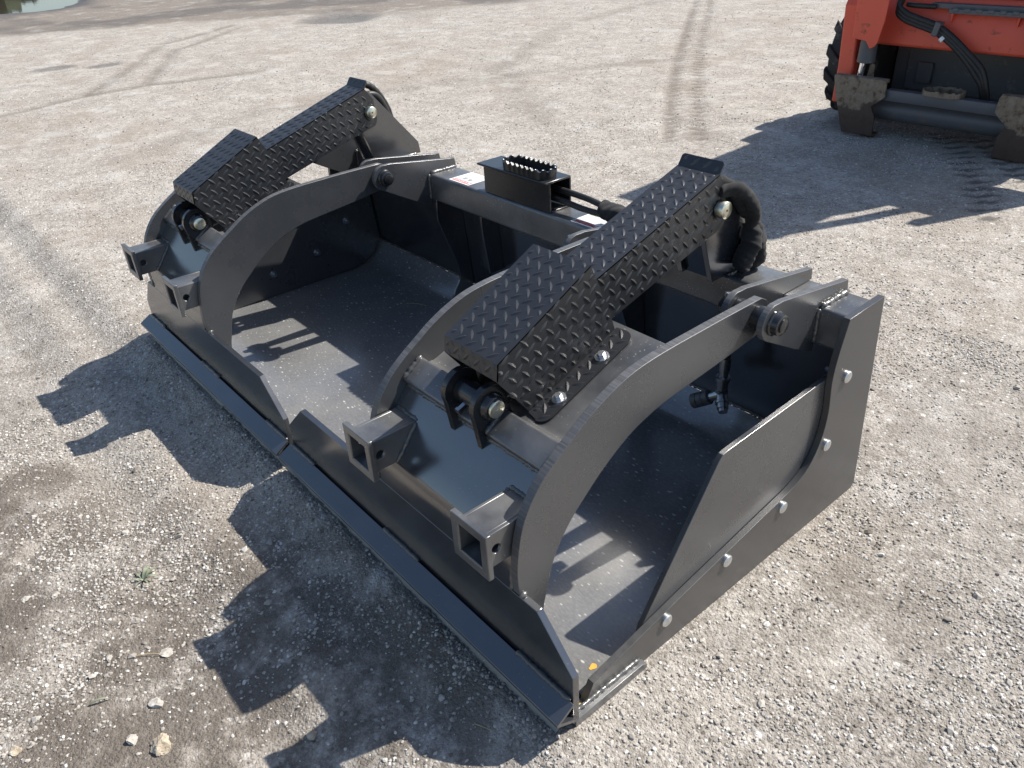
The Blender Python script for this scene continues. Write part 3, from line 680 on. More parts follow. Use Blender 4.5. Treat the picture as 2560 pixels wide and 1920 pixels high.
def jaw(s):
    c = s*0.605; X = lambda r: c+s*r
    side = 'with its clevis bolts in sight' if s > 0 else ''
    # front plate: top corners cut off
    mb = MB(); pl = [(0.0135, 0.016), (0.929, 0.016), (0.929, 0.122), (0.8525, 0.2055), (0.100, 0.2055), (0.0135, 0.126)]
    pl = [(s*x, z) for x, z in pl]; mb.py(pl if s > 0 else pl[::-1], 0.0, 0.0122, 0, 0); J = mb.build('grapple_jaw', 'paint', B, 0.0009)
    mb = MB(); mb.px(BELLY, c-0.1915, c+0.1915); mb.build('belly_plate', 'paint', J, 0, ang=35)
    mb = MB(); mb.px(DECK, c-0.1915, c+0.1915); mb.build('deck_plate', 'dusty', J, 0.0006, ang=50)
    for k in (-1, 1):
        mb = MB(); x0 = c+k*0.192; mb.px(ARM, min(x0, x0+k*0.016), max(x0, x0+k*0.016), 0, 1); a = mb.build('arm', ['arm', 'edge'], J, 0.0008, ang=30)
        weld(J, (c+k*0.2095, -0.001, 0.2055), (c+k*0.2095, 0.014, 0.2085), 0.0045)
        weld(J, (c+k*0.19, 0.0, 0.208), (c+k*0.19, 0.004, 0.255), 0.0032)
    # angle nose along the bottom front
    mb = MB(); nose = [(-0.0042, 0.0735), (-0.0385, 0.0535), (-0.0388, 0.0485), (-0.0030, 0.0285), (-0.0010, 0.0335), (-0.0315, 0.0510), (-0.0030, 0.0685)]
    xa, xb = s*0.006, s*0.934; mb.px(nose, min(xa, xb), max(xa, xb)); nb = mb.build('nose_angle', 'gloss' if False else 'paint', J, 0.0008)
    for (u0, u1) in ((0.012, 0.12), (0.40, 0.52), (0.80, 0.925)):
        weld(nb, (s*u0, -0.0030, 0.0738), (s*u1, -0.0030, 0.0738), 0.0042)
    # tilted square cross tube between the arms
    mb = MB(); U = Vector((0, math.cos(TA), math.sin(TA))); V = Vector((0, -math.sin(TA), math.cos(TA)))
    mb.prism(rrect(0, 0.0525, -0.0508, 0, 0.005, 4), (c-0.1915, 0.080, 0.3876), U, V, (1, 0, 0), 0, 0.383); mb.build('cross_tube', 'dusty', J, ang=50)
    weld(J, (c-0.185, 0.0865, 0.3770), (c+0.185, 0.0865, 0.3770), 0.0042)
    for k in (-1, 1): weld(J, (c+k*0.189, 0.081, 0.389), (c+k*0.189, 0.123, 0.4195), 0.0045)
    # hitch receivers with square flanges
    for k in (-1, 1):
        x0 = c+k*0.1575; h = 0.03175; zc = 0.3075; wl = 0.0062; hy0, hy1 = -0.0465, 0.064
        mb = MB()
        hole = circ(HOLEY, zc, 0.0085, 18)
        sidep = [(hy0, zc-h), (hy1, zc-h), (hy1, zc+h), (hy0, zc+h)]
        for q in (-1, 1):
            xs = sorted((x0+q*h, x0+q*(h-wl))); mb.px(sidep, xs[0], xs[1], 0, 0, [hole])
            zs = sorted((zc+q*h, zc+q*(h-wl))); mb.box(x0-h+wl, x0+h-wl, hy0, hy1, zs[0], zs[1])
        rc = mb.build('receiver_tube', 'dusty', J, 0.0012)
        mb = MB(); f = 0.0425; g = h-wl+0.0015
        mb.py([(x0-f, zc-f), (x0+f, zc-f), (x0+f, zc+f), (x0-f, zc+f)], -0.0475, -0.0375, 0, 0, [[(x0-g, zc-g), (x0-g, zc+g), (x0+g, zc+g), (x0+g, zc-g)]]); mb.build('flange', 'dusty', rc, 0.0014)
        weld(rc, (x0+h+0.001, 0.007, zc-0.032), (x0+h+0.001, 0.056, zc+0.030), 0.004); weld(rc, (x0-h-0.001, 0.007, zc-0.032), (x0-h-0.001, 0.056, zc+0.030), 0.004); weld(rc, (x0-h, 0.060, zc+h+0.001), (x0+h, 0.060, zc+h+0.001), 0.004)
    # rod-end ears and pin
    EAR = circ(EP[0], EP[1], 0.037, 11, math.radians(40), math.radians(205), False)+[(0.074, 0.354), (0.081, 0.350), (0.100, 0.368), (0.140, 0.398)]
    for k in (-1, 1):
        mb = MB(); xs = sorted((c+k*0.031, c+k*0.043)); mb.px(EAR, xs[0], xs[1]); er = mb.build('rod_ear', 'gloss', J, 0.0008)
        weld(er, (c+k*0.045, 0.081, 0.3885), (c+k*0.045, 0.123, 0.419), 0.0042)
    mb = MB(); mb.lathe((c-0.052, *EP), (1, 0, 0), [(0, 0.0128), (0.104, 0.0128)], 24)
    for k in (-1, 1): mb.lathe((c+k*0.0432, *EP), (k, 0, 0), [(0, 0.0245), (0.003, 0.024), (0.009, 0.0205), (0.0115, 0.0175)], 30)
    mb.lathe((c-0.03, *EP), (1, 0, 0), [(0, 0.021), (0.06, 0.021)], 28); pn = mb.build('rod_pin', 'gloss', J, ang=40)
    mb = MB(); mb.lathe((c+0.0540, *EP), (1, 0, 0), [(0, 0.0155), (0.0036, 0.0155), (0.0048, 0.0142), (0.0050, 0.0024), (0.0030, 0.0022)], 30); mb.build('pin_cap', 'yzinc', J, ang=50)
    mb = MB(); mb.lathe((c-0.004, EP[0]-0.018, EP[1]-0.012), (0, -0.8, -0.3), [(0, 0.006), (0.012, 0.006), (0.0125, 0.0075), (0.017, 0.0075)], 6); mb.build('set_screw', 'steel', J, ang=30)
    # lower cylinder guard: checker plate box bolted down by a flange
    hw = 0.067; a0, a1 = (0.096, 0.518), (0.294, 0.6155); dirv = Vector((0, a1[0]-a0[0], a1[1]-a0[1])); Ls = dirv.length; dv = dirv/Ls
    mb = MB()
    tread(mb, (c-hw, a0[0], a0[1]), (1, 0, 0), dv, [(0, 0), (2*hw, 0), (2*hw, Ls), (0, Ls)], off=(0.006, 0.010))
    SIDE = [(0.0965, 0.5175), (0.0935, 0.488), (0.157, 0.404), (0.354, 0.478), (0.335, 0.532), (0.2945, 0.615)]
    tread(mb, (c+hw, 0, 0), (0, 1, 0), (0, 0, 1), SIDE, off=(0.003, 0.005))
    tread(mb, (c-hw, 0, 0), (0, -1, 0), (0, 0, 1), [(-y, z) for y, z in SIDE][::-1], off=(0.009, 0.005))
    tread(mb, (c-hw, 0.0935, 0.488), (1, 0, 0), (0, 0.003, 0.030), [(0, 0), (2*hw, 0), (2*hw, 0.0295), (0, 0.0295)], off=(0.004, 0.014))
    f0, f1 = Vector((0, 0.157, 0.404)), Vector((0, 0.354, 0.478)); fl = (f1-f0).length; fd = (f1-f0)/fl; r = 0.021
    FL = [(0.0, -0.004), (0.022, -0.008)]+circ(0.021, r-0.010, r, 8, -math.pi/2, 0, False)+[(0.042, fl-r+0.006)]+circ(0.021, fl-r+0.006, r, 8, 0, math.pi/2, False)+[(0.0, fl+0.004)]
    tread(mb, f0+Vector((c+hw, 0, 0.0025)), (1, 0, 0), fd, FL, off=(0.004, 0.003))
    G = mb.build('lower_cylinder_guard', 'tread', J, ang=40)
    for q in (0.045, 0.150):
        bc = f0+fd*q+Vector((c+hw+0.024, 0, 0.0022)); nn = Vector((0, -fd.z, fd.y))
        mb = MB(); mb.lathe(bc, nn, [(0, 0.0125), (0.0020, 0.0122), (0.0024, 0.0085)], 24); mb.lathe(bc+nn*0.0022, nn, [(0, 0.0072), (0.0062, 0.0072), (0.0070, 0.0060)], 6)
        mb.build('guard_bolt', 'zinc', J, ang=30)
    return J
for s in (1, -1):
    jaw(s)
    c = s*0.605
    # upper cylinder guard
    hw = 0.047; a0, a1 = (0.270, 0.5565), (0.639, 0.674); dirv = Vector((0, a1[0]-a0[0], a1[1]-a0[1])); Ls = dirv.length; dv = dirv/Ls
    mb = MB(); tread(mb, (c-hw, a0[0], a0[1]), (1, 0, 0), dv, [(0, 0), (2*hw, 0), (2*hw, Ls), (0, Ls)], off=(0.007, 0.004))
    ld = Vector((0, 0.55, 0.83)).normalized(); tread(mb, (c-hw, a1[0], a1[1]), (1, 0, 0), ld, [(0, 0), (2*hw, 0), (2*hw, 0.019), (2*hw-0.004, 0.023), (0.004, 0.023), (0, 0.019)], off=(0.007, 0.012))
    SID = [(0.270, 0.556), (0.270, 0.460), (0.619, 0.558)]+circ(0.640, 0.590, 0.029, 7, math.radians(-50), math.radians(25), False)+[(0.664, 0.640), (0.640, 0.6735)]
    tread(mb, (c+hw, 0, 0), (0, 1, 0), (0, 0, 1), SID, off=(0.002, 0.012))
    tread(mb, (c-hw, 0, 0), (0, -1, 0), (0, 0, 1), [(-y, z) for y, z in SID][::-1], off=(0.006, 0.004))
    mb.build('upper_cylinder_guard', 'tread', B, ang=40)
    # hydraulic cylinder inside the guards
    d = (Vector((0, *EP))-Vector((0, *MP))).normalized(); p0 = Vector((c, *MP))
    mb = MB(); mb.cyl(p0+d*0.02, p0+d*0.36, 0.037, 28); mb.lathe((c-0.0285, *MP), (1, 0, 0), [(0, 0.026), (0.057, 0.026)], 24); mb.lathe(p0+d*0.345, d, [(0, 0.041), (0.04, 0.041)], 28)
    cy = mb.build('hydraulic_cylinder', 'gloss', B, ang=40)
    mb = MB(); mb.cyl(p0+d*0.36, Vector((c, *EP))-d*0.018, 0.014, 24); mb.build('rod', 'chrome', cy, ang=40)

# step box with serrated tread on the tube
mb = MB(); x0, x1, y0, y1, zt = -0.120, 0.130, 0.7045, 0.776, 0.5305
mb.box(x0, x1, y0, y0+0.005, 0.4578, zt); mb.box(x0, x0+0.005, y0+0.0052, y1, 0.4578, zt); mb.box(x0+0.0052, x1, y1-0.005, y1, 0.4578, zt)
mb.box(x1-0.012, x1-0.0005, y0+0.0052, y1-0.0052, 0.4578, 0.4620)
sb = mb.build('step_box', 'gloss', B, 0.0012)
mb = MB(); mb.box(x0-0.006, x1+0.004, y0-0.016, y1-0.004, zt+0.0002, zt+0.0062); mb.build('lid', 'gloss', sb, 0.002)
mb = MB(); ox, oy, L2, W2 = 0.040, 0.722, 0.052, 0.026; ring = []
for k in range(84):
    per = 4*L2+2*math.pi*W2; q = per*k/84
    if q < 2*L2: ring.append((ox-L2+q, oy-W2, 0, -1))
    elif q < 2*L2+math.pi*W2: t = -math.pi/2+(q-2*L2)/W2; ring.append((ox+L2+W2*math.cos(t), oy+W2*math.sin(t), math.cos(t), math.sin(t)))
    elif q < 4*L2+math.pi*W2: ring.append((ox+L2-(q-2*L2-math.pi*W2), oy+W2, 0, 1))
    else: t = math.pi/2+(q-4*L2-math.pi*W2)/W2; ring.append((ox-L2+W2*math.cos(t), oy+W2*math.sin(t), math.cos(t), math.sin(t)))
n = len(ring); vs = []
for k, (x, y, nx_, ny_) in enumerate(ring):
    top = 0.5610 if k % 4 in (0, 1) else 0.5560
    vs += [(x, y, zt+0.0063), (x+nx_*0.0045, y+ny_*0.0045, zt+0.0063), (x+nx_*0.0065, y+ny_*0.0065, top), (x, y, top)]
mb.add(vs, [[4*k+i, 4*k+(i+1) % 4, 4*((k+1) % n)+(i+1) % 4, 4*((k+1) % n)+i] for k in range(n) for i in range(4)])
st = mb.build('step_tread', 'gloss', sb, ang=20)
mb = MB()
for k in range(0, n, 4):
    x, y, nx_, ny_ = ring[k]; mb.lathe((x+nx_*0.003, y+ny_*0.003, 0.5600), (0, 0, 1), [(0, 0.0024), (0.0008, 0.0024), (0.0016, 0.0012)], 8)
mb.build('worn_teeth', 'zinc', sb, ang=60)

# warning stickers on the tube (they read from behind the bucket)
def text(body, size, x, y, z, rz, mat, parent, name='lettering'):
    cu = bpy.data.curves.new(name, 'FONT'); cu.body = body; cu.size = size; cu.align_x = 'CENTER'; cu.align_y = 'CENTER'; cu.extrude = 0.0001
    tmp = bpy.data.objects.new(name, cu); COL.objects.link(tmp)
    me = bpy.data.meshes.new_from_object(tmp.evaluated_get(bpy.context.evaluated_depsgraph_get())); bpy.data.objects.remove(tmp)
    me.name = name; me.materials.clear(); me.materials.append(M[mat]); me.transform(Matrix.Translation((x, y, z)) @ Matrix.Rotation(rz, 4, 'Z'))
    o = bpy.data.objects.new(name, me); COL.objects.link(o); attach(o, parent); return o
bpy.context.view_layer.update()
for (sx0, sx1, sy0, sy1, word) in ((-0.282, -0.196, 0.7065, 0.7865, 'WARNING'), (0.200, 0.280, 0.7045, 0.7830, 'WARNING')):
    mb = MB(); mb.box(sx0, sx1, sy0, sy1, 0.4572, 0.4577); stk = mb.build('sticker', 'white', B)
    mb = MB(); mb.box(sx0+0.006, sx1-0.004, sy0+0.004, sy0+0.0185, 0.45775, 0.4579); mb.build('red_band', 'red', stk)
    mx = (sx0+sx1)/2
    text(word, 0.0150, mx-0.005, sy0+0.0112, 0.4581, math.pi, 'ink' if sx0 > 0 else 'white', stk)
    mb = MB(); tx = sx1-0.011; mb.pz([(tx-0.005, sy0+0.016), (tx+0.005, sy0+0.016), (tx, sy0+0.007)], 0.45795, 0.4581); mb.build('warning_triangle', 'white', stk)
    mb = MB(); yy = sy0+0.025
    while yy < sy1-0.005:
        k = sx1-0.006
        while k > sx0+0.008:
            l = min(random.uniform(0.004, 0.014), k-sx0-0.006); mb.box(k-l, k, yy, yy+0.0013, 0.45775, 0.4579); k -= l+0.0018
        yy += 0.0042
    if sx0 < 0:
        mb.box(mx-0.016, mx-0.006, sy0+0.026, sy0+0.040, 0.4580, 0.4581); mb.box(mx+0.006, mx+0.018, sy0+0.026, sy0+0.038, 0.4580, 0.4581)
    mb.build('small_print', 'greyink', stk)

rip = lambda i, t: 1+0.10*math.sin(i*0.17+1.6*math.sin(t+0.6))+0.07*math.sin(i*0.41+2.2*math.sin(t+1.0+0.02*i))*abs(math.sin(i*0.05+1))+0.06*math.sin(3*t+i*0.13)+0.035*math.sin(i*0.93+3*t)
# hoses
def hose(pts, r, name='hose', mat='rubber', parent=B, **k):
    k.setdefault('sub', 18 if 'sleeve' in name else 8); mb = MB(); mb.tube(pts, r, 26 if 'sleeve' in name else 12, **k); return mb.build(name, mat, parent, ang=60)
hose([(0.02, 0.752, 0.500), (0.12, 0.750, 0.5035), (0.21, 0.750, 0.5015), (0.29, 0.742, 0.497), (0.38, 0.735, 0.492)], 0.0075)
hose([(0.02, 0.735, 0.485), (0.12, 0.735, 0.486), (0.21, 0.735, 0.481), (0.29, 0.735, 0.482), (0.38, 0.733, 0.484)], 0.0075)
hose([(0.272, 0.742, 0.490), (0.33, 0.737, 0.492), (0.42, 0.735, 0.488), (0.50, 0.742, 0.480), (0.56, 0.765, 0.472)], [0.020, 0.022, 0.021, 0.021, 0.020], 'hose_sleeve', 'fabric', ripple=rip, wob=0.012)
hose([(-0.62, 0.640, 0.655), (-0.62, 0.672, 0.672), (-0.62, 0.700, 0.660), (-0.62, 0.725, 0.630), (-0.618, 0.744, 0.590), (-0.612, 0.752, 0.540), (-0.60, 0.765, 0.475)], 0.0098, ripple=lambda i, t: 1+0.05*math.sin(i*1.6))
hose([(-0.59, 0.640, 0.640), (-0.588, 0.668, 0.650), (-0.588, 0.70, 0.635), (-0.59, 0.73, 0.57), (-0.59, 0.75, 0.48)], 0.009)
hose([(0.628, 0.636, 0.650), (0.640, 0.664, 0.650), (0.655, 0.700, 0.622), (0.668, 0.724, 0.588), (0.668, 0.736, 0.560), (0.670, 0.752, 0.520), (0.664, 0.764, 0.486), (0.645, 0.764, 0.464)], [0.009, 0.013, 0.017, 0.018, 0.014, 0.020, 0.020, 0.016], 'hose_sleeve', 'fabric', ripple=rip, wob=0.012)
hose([(0.668, 0.735, 0.560), (0.672, 0.730, 0.530), (0.670, 0.722, 0.500), (0.664, 0.716, 0.474)], [0.016, 0.020, 0.020, 0.017], 'hose_sleeve', 'fabric', ripple=rip, wob=0.012)
hose([(0.650, 0.648, 0.640), (0.668, 0.680, 0.640), (0.680, 0.706, 0.612), (0.682, 0.722, 0.578)], [0.010, 0.013, 0.013, 0.010], 'hose_sleeve', 'fabric', ripple=rip, wob=0.012)
# hanging quick couplers
hose([(0.655, 0.735, 0.46), (0.654, 0.722, 0.36), (0.652, 0.720, 0.30), (0.652, 0.720, 0.262)], 0.0095)
mb = MB(); P0 = Vector((0.650, 0.72, 0.172))
mb.lathe((0.651, 0.72, 0.265), (-0.02, 0, -1), [(0, 0.0125), (0.030, 0.0125), (0.0305, 0.010), (0.048, 0.010), (0.0485, 0.0155), (0.058, 0.0155), (0.0585, 0.0125), (0.080, 0.0125)], 20)
mb.lathe(P0+Vector((0, 0, 0.012)), (-0.05, -0.02, -1), [(0, 0.014), (0.026, 0.014)], 6)
mb.lathe(P0, (-0.86, -0.25, -0.55), [(0, 0.0125), (0.014, 0.0125), (0.0145, 0.0105), (0.030, 0.0105)], 18)
mb.lathe(P0, (0.55, -0.55, -0.45), [(0, 0.0125), (0.018, 0.0125), (0.0185, 0.015), (0.024, 0.015), (0.0245, 0.0125), (0.036, 0.0125), (0.0365, 0.010), (0.044, 0.010)], 20)
fit = mb.build('hose_fitting', 'steel', B, ang=35)
dq = Vector((-0.86, -0.25, -0.55)).normalized(); mb = MB()
mb.lathe(P0+dq*0.030, dq, [(0, 0.0165), (0.012, 0.0165), (0.0122, 0.0155), (0.0145, 0.0155), (0.0147, 0.0168), (0.026, 0.0168), (0.0262, 0.0155), (0.029, 0.0155), (0.0292, 0.0170), (0.042, 0.0170), (0.043, 0.015), (0.0431, 0.011), (0.030, 0.011)], 24); mb.build('quick_coupler', 'rail', fit, ang=35)

# ------------------------------------------------------------------ skid steer in the back corner
K = thing('skid_steer', 'orange and dark grey skid steer loader parked behind the bucket', 'skid steer', (-0.12, 4.2, 0))
KX = -0.12
def kpart(name, mat, f, bevel=0.003, parent=K, ang=35):
    mb = MB(); f(mb); return mb.build(name, mat, parent, bevel, ang)
QA = [(-0.640, 0.276), (-0.640, 0.262), (-0.624, 0.198), (-0.558, 0.010), (-0.400, 0.014), (-0.402, 0.10), (-0.428, 0.150), (-0.368, 0.200), (-0.373, 0.262), (-0.380, 0.276)]
for s in (1, -1):
    mir = (lambda x: x) if s > 0 else (lambda x: 2*KX-x)
    def fq(mb, mir=mir, s=s):
        p = [(mir(x), z) for x, z in QA]; mb.py(p, 3.330, 3.342)
        mb.box(min(mir(-0.640), mir(-0.376)), max(mir(-0.640), mir(-0.376)), 3.3425, 3.372, 0.262, 0.278)
        mb.box(min(mir(-0.470), mir(-0.400)), max(mir(-0.470), mir(-0.400)), 3.3425, 3.40, 0.008, 0.020)
    q = kpart('attachment_plate', 'dirty', fq, 0.002)
    kpart('lock_handle', 'dirty', lambda mb: mb.py([(mir(-0.532), 0.255), (mir(-0.498), 0.255), (mir(-0.500), 0.316), (mir(-0.512), 0.324), (mir(-0.524), 0.314)], 3.44, 3.447), 0.001, K)
    # lift arm: lower leg and an unseen level boom behind it, kept low to limit its shadow
    def fa(mb, mir=mir):
        xs = sorted((mir(-0.676), mir(-0.594)))
        mb.px([(3.40, 0.13), (3.48, 0.13), (3.52, 0.46), (3.62, 0.50), (4.80, 0.50), (4.80, 0.66), (3.55, 0.66), (3.42, 0.63), (3.39, 0.58), (3.41, 0.30)], xs[0], xs[1])
    arm_ = kpart('lift_arm', 'orange', fa, 0.008)
    def fp(mb, mir=mir):
        mb.py([(mir(x), z) for x, z in [(-0.592, 0.62), (-0.436, 0.62), (-0.440, 0.530), (-0.456, 0.434), (-0.470, 0.415), (-0.491, 0.405), (-0.500, 0.418), (-0.515, 0.438), (-0.584, 0.446)]], 3.338, 3.346)
        mb.box(min(mir(-0.592), mir(-0.58)), max(mir(-0.592), mir(-0.58)), 3.3465, 3.50, 0.45, 0.62)
    kpart('cylinder_cover', 'orange', fp, 0.003)
    kpart('tilt_cylinder', 'body', lambda mb: mb.lathe((mir(-0.522), 3.385, 0.60), (0, 0.02, -1), [(0, 0.036), (0.16, 0.038), (0.262, 0.042), (0.266, 0.030)], 24), 0)
    kpart('cylinder_rod', 'chrome', lambda mb: mb.cyl((mir(-0.536), 3.392, 0.345), (mir(-0.543), 3.392, 0.24), 0.0140, 20), 0)
def fx(mb):
    mb.px([(3.47, 0.405), (3.60, 0.395), (3.66, 0.62), (3.52, 0.62), (3.475, 0.52)], KX-0.474, KX+0.474)
kpart('cross_member', 'orange', fx, 0.012)
for x in (-0.204, 0.075): kpart('bracket_tab', 'orange', lambda mb: mb.prism([(0, 0), (0.012, 0), (0.008, 0.042), (0.003, 0.042)], (x, 3.470, 0.565), (1, 0, 0), (0, 0, -1), (0, 1, 0), -0.006, 0.02), 0.001)
def fg(mb):
    mb.box(-0.295, 0.26, 3.462, 3.50, 0.578, 0.600); mb.box(-0.206, 0.26, 3.440, 3.4615, 0.563, 0.582)
    for k in range(9): mb.box(-0.190+k*0.05, -0.165+k*0.05, 3.436, 3.4398, 0.572, 0.586)
kpart('grab_rail', 'rail', fg, 0.002)
kpart('cross_bar', 'rail', lambda mb: mb.px(rrect(3.350, 3.400, 0.182, 0.232, 0.004, 3), KX-0.260, KX+0.260), 0)
kpart('torque_tube', 'rail', lambda mb: mb.cyl((KX-0.345, 3.445, 0.125), (KX+0.345, 3.445, 0.125), 0.052, 36), 0)
def fs_(mb):
    pts = [(-0.212, 0.2345), (-0.190, 0.262), (-0.150, 0.268), (-0.100, 0.268), (-0.058, 0.263), (-0.036, 0.2345)]
    for a, b in zip(pts[:-1], pts[1:]): pass
    ring = [(-0.212, 3.370), (-0.200, 3.425), (-0.16, 3.452), (-0.085, 3.452), (-0.048, 3.425), (-0.036, 3.370), (-0.055, 3.336), (-0.12, 3.328), (-0.19, 3.336), (-0.212, 3.370)]
    P = catmull([Vector((x, y, 0.243)) for x, y in ring], 4)
    for a, b in zip(P[:-1], P[1:]):
        d = (b-a).normalized(); n_ = d.cross(Vector((0, 0, 1)))*0.0035; h = Vector((0, 0, 0.012+random.uniform(-0.003, 0.003)))
        lo = Vector((0, 0, -0.0105))
        mb.add([a-n_+lo, b-n_+lo, b+n_+lo, a+n_+lo, a-n_+h, b-n_+h, b+n_+h, a+n_+h], [(0, 1, 2, 3), (4, 5, 6, 7), (0, 1, 5, 4), (1, 2, 6, 5), (2, 3, 7, 6), (3, 0, 4, 7)])
    mb.box(-0.124, -0.117, 3.334, 3.446, 0.2325, 0.249)
kpart('foot_step', 'dirty', fs_, 0)
kpart('cylinder_line', 'rail', lambda mb: mb.cyl((-0.26, 3.46, 0.205), (0.02, 3.46, 0.20), 0.015, 16), 0)
kpart('chassis', 'body', lambda mb: (mb.box(KX-0.43, KX+0.43, 3.75, 4.9, 0.10, 0.62), mb.box(KX-0.36, KX+0.36, 3.735, 3.7495, 0.16, 0.52), mb.box(KX-0.30, KX-0.22, 3.715, 3.7345, 0.20, 0.30), mb.box(KX-0.50, KX-0.432, 3.8, 4.85, 0.48, 0.60), mb.box(KX+0.432, KX+0.50, 3.8, 4.85, 0.48, 0.60)), 0.006)
def fcab(mb):
    mb.pz([(-0.165, 3.36), (0.588, 3.36), (0.62, 4.40), (-0.22, 4.40)], 1.79, 1.85)
    mb.py([(-0.49, 0.625), (-0.40, 0.625), (-0.12, 1.789), (-0.17, 1.789), (-0.455, 0.95)], 3.40, 3.46)
    mb.box(0.53, 0.575, 3.37, 3.43, 0.625, 1.789); mb.box(0.55, 0.60, 4.30, 4.35, 0.625, 1.789); mb.box(-0.20, -0.15, 4.30, 4.35, 0.625, 1.789)
kpart('cab_shadow_frame', 'body', fcab, 0.004)  # unseen cab, shaped and set off-centre to cast the loader's shadow
kpart('cab_shadow_block', 'body', lambda mb: mb.py([(-0.40, 0.622), (0.529, 0.622), (0.529, 1.70), (-0.10, 1.70), (-0.385, 0.90)], 3.52, 4.28), 0.01)  # unseen solid block, added to fill the cab shadow without gaps
kpart('shadow_post', 'body', lambda mb: (mb.box(0.66, 0.71, 3.37, 3.43, 0.40, 1.26), mb.box(0.44, 0.659, 3.37, 3.43, 0.55, 1.08)), 0.004)  # made-up post and panel out of view, added to shape the shadow's right edge
kpart('engine_cover', 'orange', lambda mb: mb.box(KX-0.40, KX+0.40, 4.56, 5.3, 0.625, 1.15), 0.02)
# hydraulic hoses across the boom
for k, (dx, dz) in enumerate(((0, 0), (0.003, 0.015), (-0.004, -0.014))):
    mb = MB(); mb.tube([(-0.415, 3.46, 0.66+dz), (-0.428, 3.425, 0.58+dz), (-0.39, 3.42, 0.545+dz), (-0.332, 3.42, 0.526+dz), (-0.235, 3.418, 0.500+dz), (-0.156, 3.418, 0.458+dz), (-0.075+dx, 3.42, 0.396+dz), (-0.010+dx*3, 3.425, 0.335+dz), (0.022+dx*3, 3.43, 0.28), (0.034+dx*3, 3.45, 0.22)], 0.0125, 10, sub=6)
    mb.build('hydraulic_hose', 'rubber', K, ang=60)
kpart('hydraulic_hose', 'rubber', lambda mb: mb.tube([(-0.40, 3.45, 0.59), (-0.35, 3.44, 0.588), (-0.27, 3.455, 0.585)], 0.011, 10), 0)
kpart('hose_clamp', 'rail', lambda mb: mb.prism([(-0.013, -0.030), (0.013, -0.030), (0.013, 0.030), (-0.013, 0.030)], (-0.226, 3.392, 0.502), (0.98, 0, -0.18), (0.18, 0, 0.98), (0, 1, 0), 0, 0.04), 0.003)
kpart('hose_tag', 'white', lambda mb: mb.cyl((-0.203, 3.412, 0.466), (-0.190, 3.412, 0.456), 0.0135, 12), 0)
# wheels
def wheel(xc, yc, r, wdt):
    tw = wdt/2
    mb = MB(); prof = [(-tw, 0.20/0.30*r), (-tw, 0.72*r), (-tw*0.98, 0.86*r), (-tw*0.85, 0.925*r), (tw*0.85, 0.925*r), (tw*0.98, 0.86*r), (tw, 0.72*r), (tw, 0.20/0.30*r)]
    mb.lathe((xc, yc, r), (1, 0, 0), prof, 48); nl = 15
    for k in range(nl):
        for sd_ in (-1, 1):
            a = 2*math.pi*(k+(0.5 if sd_ > 0 else 0))/nl; hw_ = 0.105
            vs = []
            for (u, da) in ((0.04*sd_*tw, 0.30), (0.50*sd_*tw, 0.16), (0.97*sd_*tw, 0.0), (1.06*sd_*tw, -0.02)):
                for (rr, e) in ((0.84 if abs(u) > 0.96*tw else 0.915, hw_), (0.985 if abs(u) < 0.98*tw else 0.90, hw_*0.8), (0.985 if abs(u) < 0.98*tw else 0.90, -hw_*0.8), (0.84 if abs(u) > 0.96*tw else 0.915, -hw_)):
                    an = a+da+e; vs.append((xc+u, yc+r*rr*math.cos(an), r+r*rr*math.sin(an)))
            fs = [[4*q+i, 4*q+(i+1) % 4, 4*q+4+(i+1) % 4, 4*q+4+i] for q in range(3) for i in range(4)]+[[0, 1, 2, 3], [15, 14, 13, 12]]
            mb.add(vs, fs)
    wh = mb.build('wheel', 'tyre', K, 0.004, ang=40)
    mb = MB(); mb.lathe((xc-tw*0.7, yc, r), (1, 0, 0), [(0, 0.66*r), (tw*1.4, 0.66*r)], 32); mb.build('rim', 'rail', wh, ang=40)
for xc in (-0.672, 2*KX+0.672):
    for yc in (3.75, 4.62): wheel(xc, yc, 0.300, 0.215)

# ------------------------------------------------------------------ larger stones lying about, weeds, straw
def rock(x, y, size, mat, label, seed, flat=0.62, rz=0.0, sub=4):
    me = stone_mesh('stone', seed, sub, flat); me.materials.append(M[mat])
    r = random.Random(seed)
    for v in me.vertices:
        q = v.co*5.0; v.co *= 1+0.09*math.sin(q.x*1.7+seed)*math.sin(q.y*2.1+1)+0.06*math.sin(q.z*3.9+q.x*2.7+seed)+r.uniform(-0.025, 0.025)
    me.transform(Matrix.Rotation(rz, 4, 'Z') @ Matrix.Scale(size*0.88, 4)); me.polygons.foreach_set('use_smooth', [True]*len(me.polygons)); me.set_sharp_from_angle(angle=math.radians(28))
    o = bpy.data.objects.new('stone', me); COL.objects.link(o); x, y = 1.4787+(x-1.4787)*1.058, -0.5222+(y+0.5222)*1.058; o.location = (x, y, gh(x, y)+size*flat*0.22)
    return tag(o, label, 'stone', 'single stones on the lot')
rock(0.511, -0.500, 0.040, 'rock_tan', 'chunky tan and white stone, the largest on the lot', 3, 0.72)
rock(0.467, -0.533, 0.024, 'rock_pale', 'small white stone beside the chunky tan stone', 4)
rock(0.275, -0.509, 0.014, 'rock_pale', 'bright white pebble alone on dark mud', 5, 0.7)
rock(0.046, -0.541, 0.016, 'rock_pale', 'white pebble lying out from the green weed', 6, 0.6)
rock(0.012, -0.588, 0.020, 'rock_pale', 'flat white chip nearest the picture edge, out from the weed', 8, 0.4, 0.9)
rock(0.332, -0.429, 0.026, 'rock_pale', 'long pale flat stone on the muddy patch below the weed', 9, 0.35, 0.7)
rock(0.227, -0.170, 0.022, 'rock_grey', 'grey stone standing clear inside the jaw shadow', 10, 0.6)
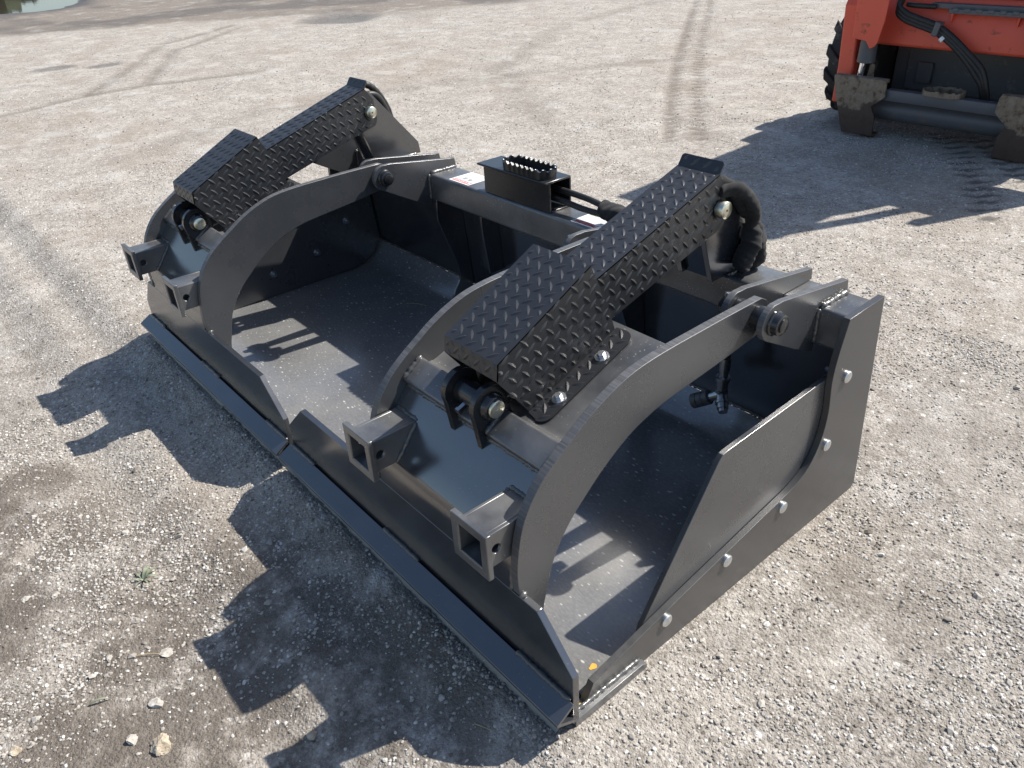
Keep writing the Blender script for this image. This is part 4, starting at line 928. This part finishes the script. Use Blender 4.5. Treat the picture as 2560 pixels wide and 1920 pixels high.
rock(0.661, -0.312, 0.022, 'rock_tan', 'yellowish tan stone at the edge of the jaw shadow', 12, 0.6)
rock(0.426, -0.478, 0.030, 'rock_pale', 'half sunk pale stone behind the chunky tan stone', 13, 0.4, 0.4)
rock(0.359, -0.678, 0.022, 'rock_tan', 'cream stone in the bottom corner of the lot', 14, 0.5)
rock(0.189, -0.559, 0.020, 'rock_pale', 'thin white sliver of stone on dark soil', 15, 0.35, 1.1)

def blade(mb, p, ang, ln, wd, lift, curl):
    d = Vector((math.cos(ang), math.sin(ang), 0)); sdv = Vector((-d.y, d.x, 0)); vs = []
    for i in range(6):
        t = i/5; c = Vector(p)+d*ln*t+Vector((0, 0, lift*math.sin(t*math.pi*curl))); ww = wd*math.sin(math.pi*min(0.15+0.85*t, 1.0))**0.7 if t < 1 else 0.0004
        vs += [c-sdv*ww+Vector((0, 0, ww*0.5)), c+Vector((0, 0, 0)), c+sdv*ww+Vector((0, 0, ww*0.5))]
    fs = [[3*i, 3*i+1, 3*i+4, 3*i+3] for i in range(5)]+[[3*i+1, 3*i+2, 3*i+5, 3*i+4] for i in range(5)]
    n = len(vs); vs += [v-Vector((0, 0, 0.0006)) for v in vs]; fs += [[q+n for q in f[::-1]] for f in fs]
    mb.add(vs, fs)
WS = 0.8
wp = (0.049, -0.391, gh(0.049, -0.391)+0.001)
WD = thing('weed', 'small green broad bladed weed rooted in the gravel', 'weed', wp)
for (a, ln, wd_, lf) in ((1.9, 0.0442, 0.0049, 0.0120), (2.6, 0.0510, 0.0045, 0.0084), (3.3, 0.0425, 0.0032, 0.0072), (0.9, 0.0382, 0.0045, 0.0156), (2.2, 0.0340, 0.0059, 0.0180), (0.1, 0.050, 0.0022, 0.016), (4.3, 0.032, 0.0022, 0.010), (5.4, 0.036, 0.0018, 0.010)):
    mb = MB(); blade(mb, wp, a, ln*WS, wd_*WS, lf*WS, 0.8); mb.build('leaf', 'leaf', WD, ang=60)
mb = MB(); q = (0.286, -0.569, gh(0.286, -0.569)+0.002); blade(mb, q, 1.2, 0.036, 0.0022, 0.008, 0.9); tag(mb.build('grass_blade', 'leaf', None, ang=60), 'single green blade of grass on bare ground', 'grass blade')
for (x, y, z, a, ln, lab) in ((-0.52, 0.66, 0.0135, 0.5, 0.075, 'thin dry straw lying on the shaded bucket floor'), (0.235, -0.47, None, 0.9, 0.055, 'dry straw beside the muddy patch in front of the bucket'), (0.80, -0.10, None, 0.3, 0.06, 'dry straw tuft under the corner of the cutting edge')):
    z = gh(x, y)+0.003 if z is None else z
    d = Vector((math.cos(a), math.sin(a), 0)); mb = MB(); mb.tube([(x, y, z), (x+d.x*ln*0.5, y+d.y*ln*0.5+0.003, z+0.002), (x+d.x*ln, y+d.y*ln, z)], [0.0008, 0.0009, 0.0005], 5, sub=4)
    tag(mb.build('straw', 'straw', None), lab, 'straw')
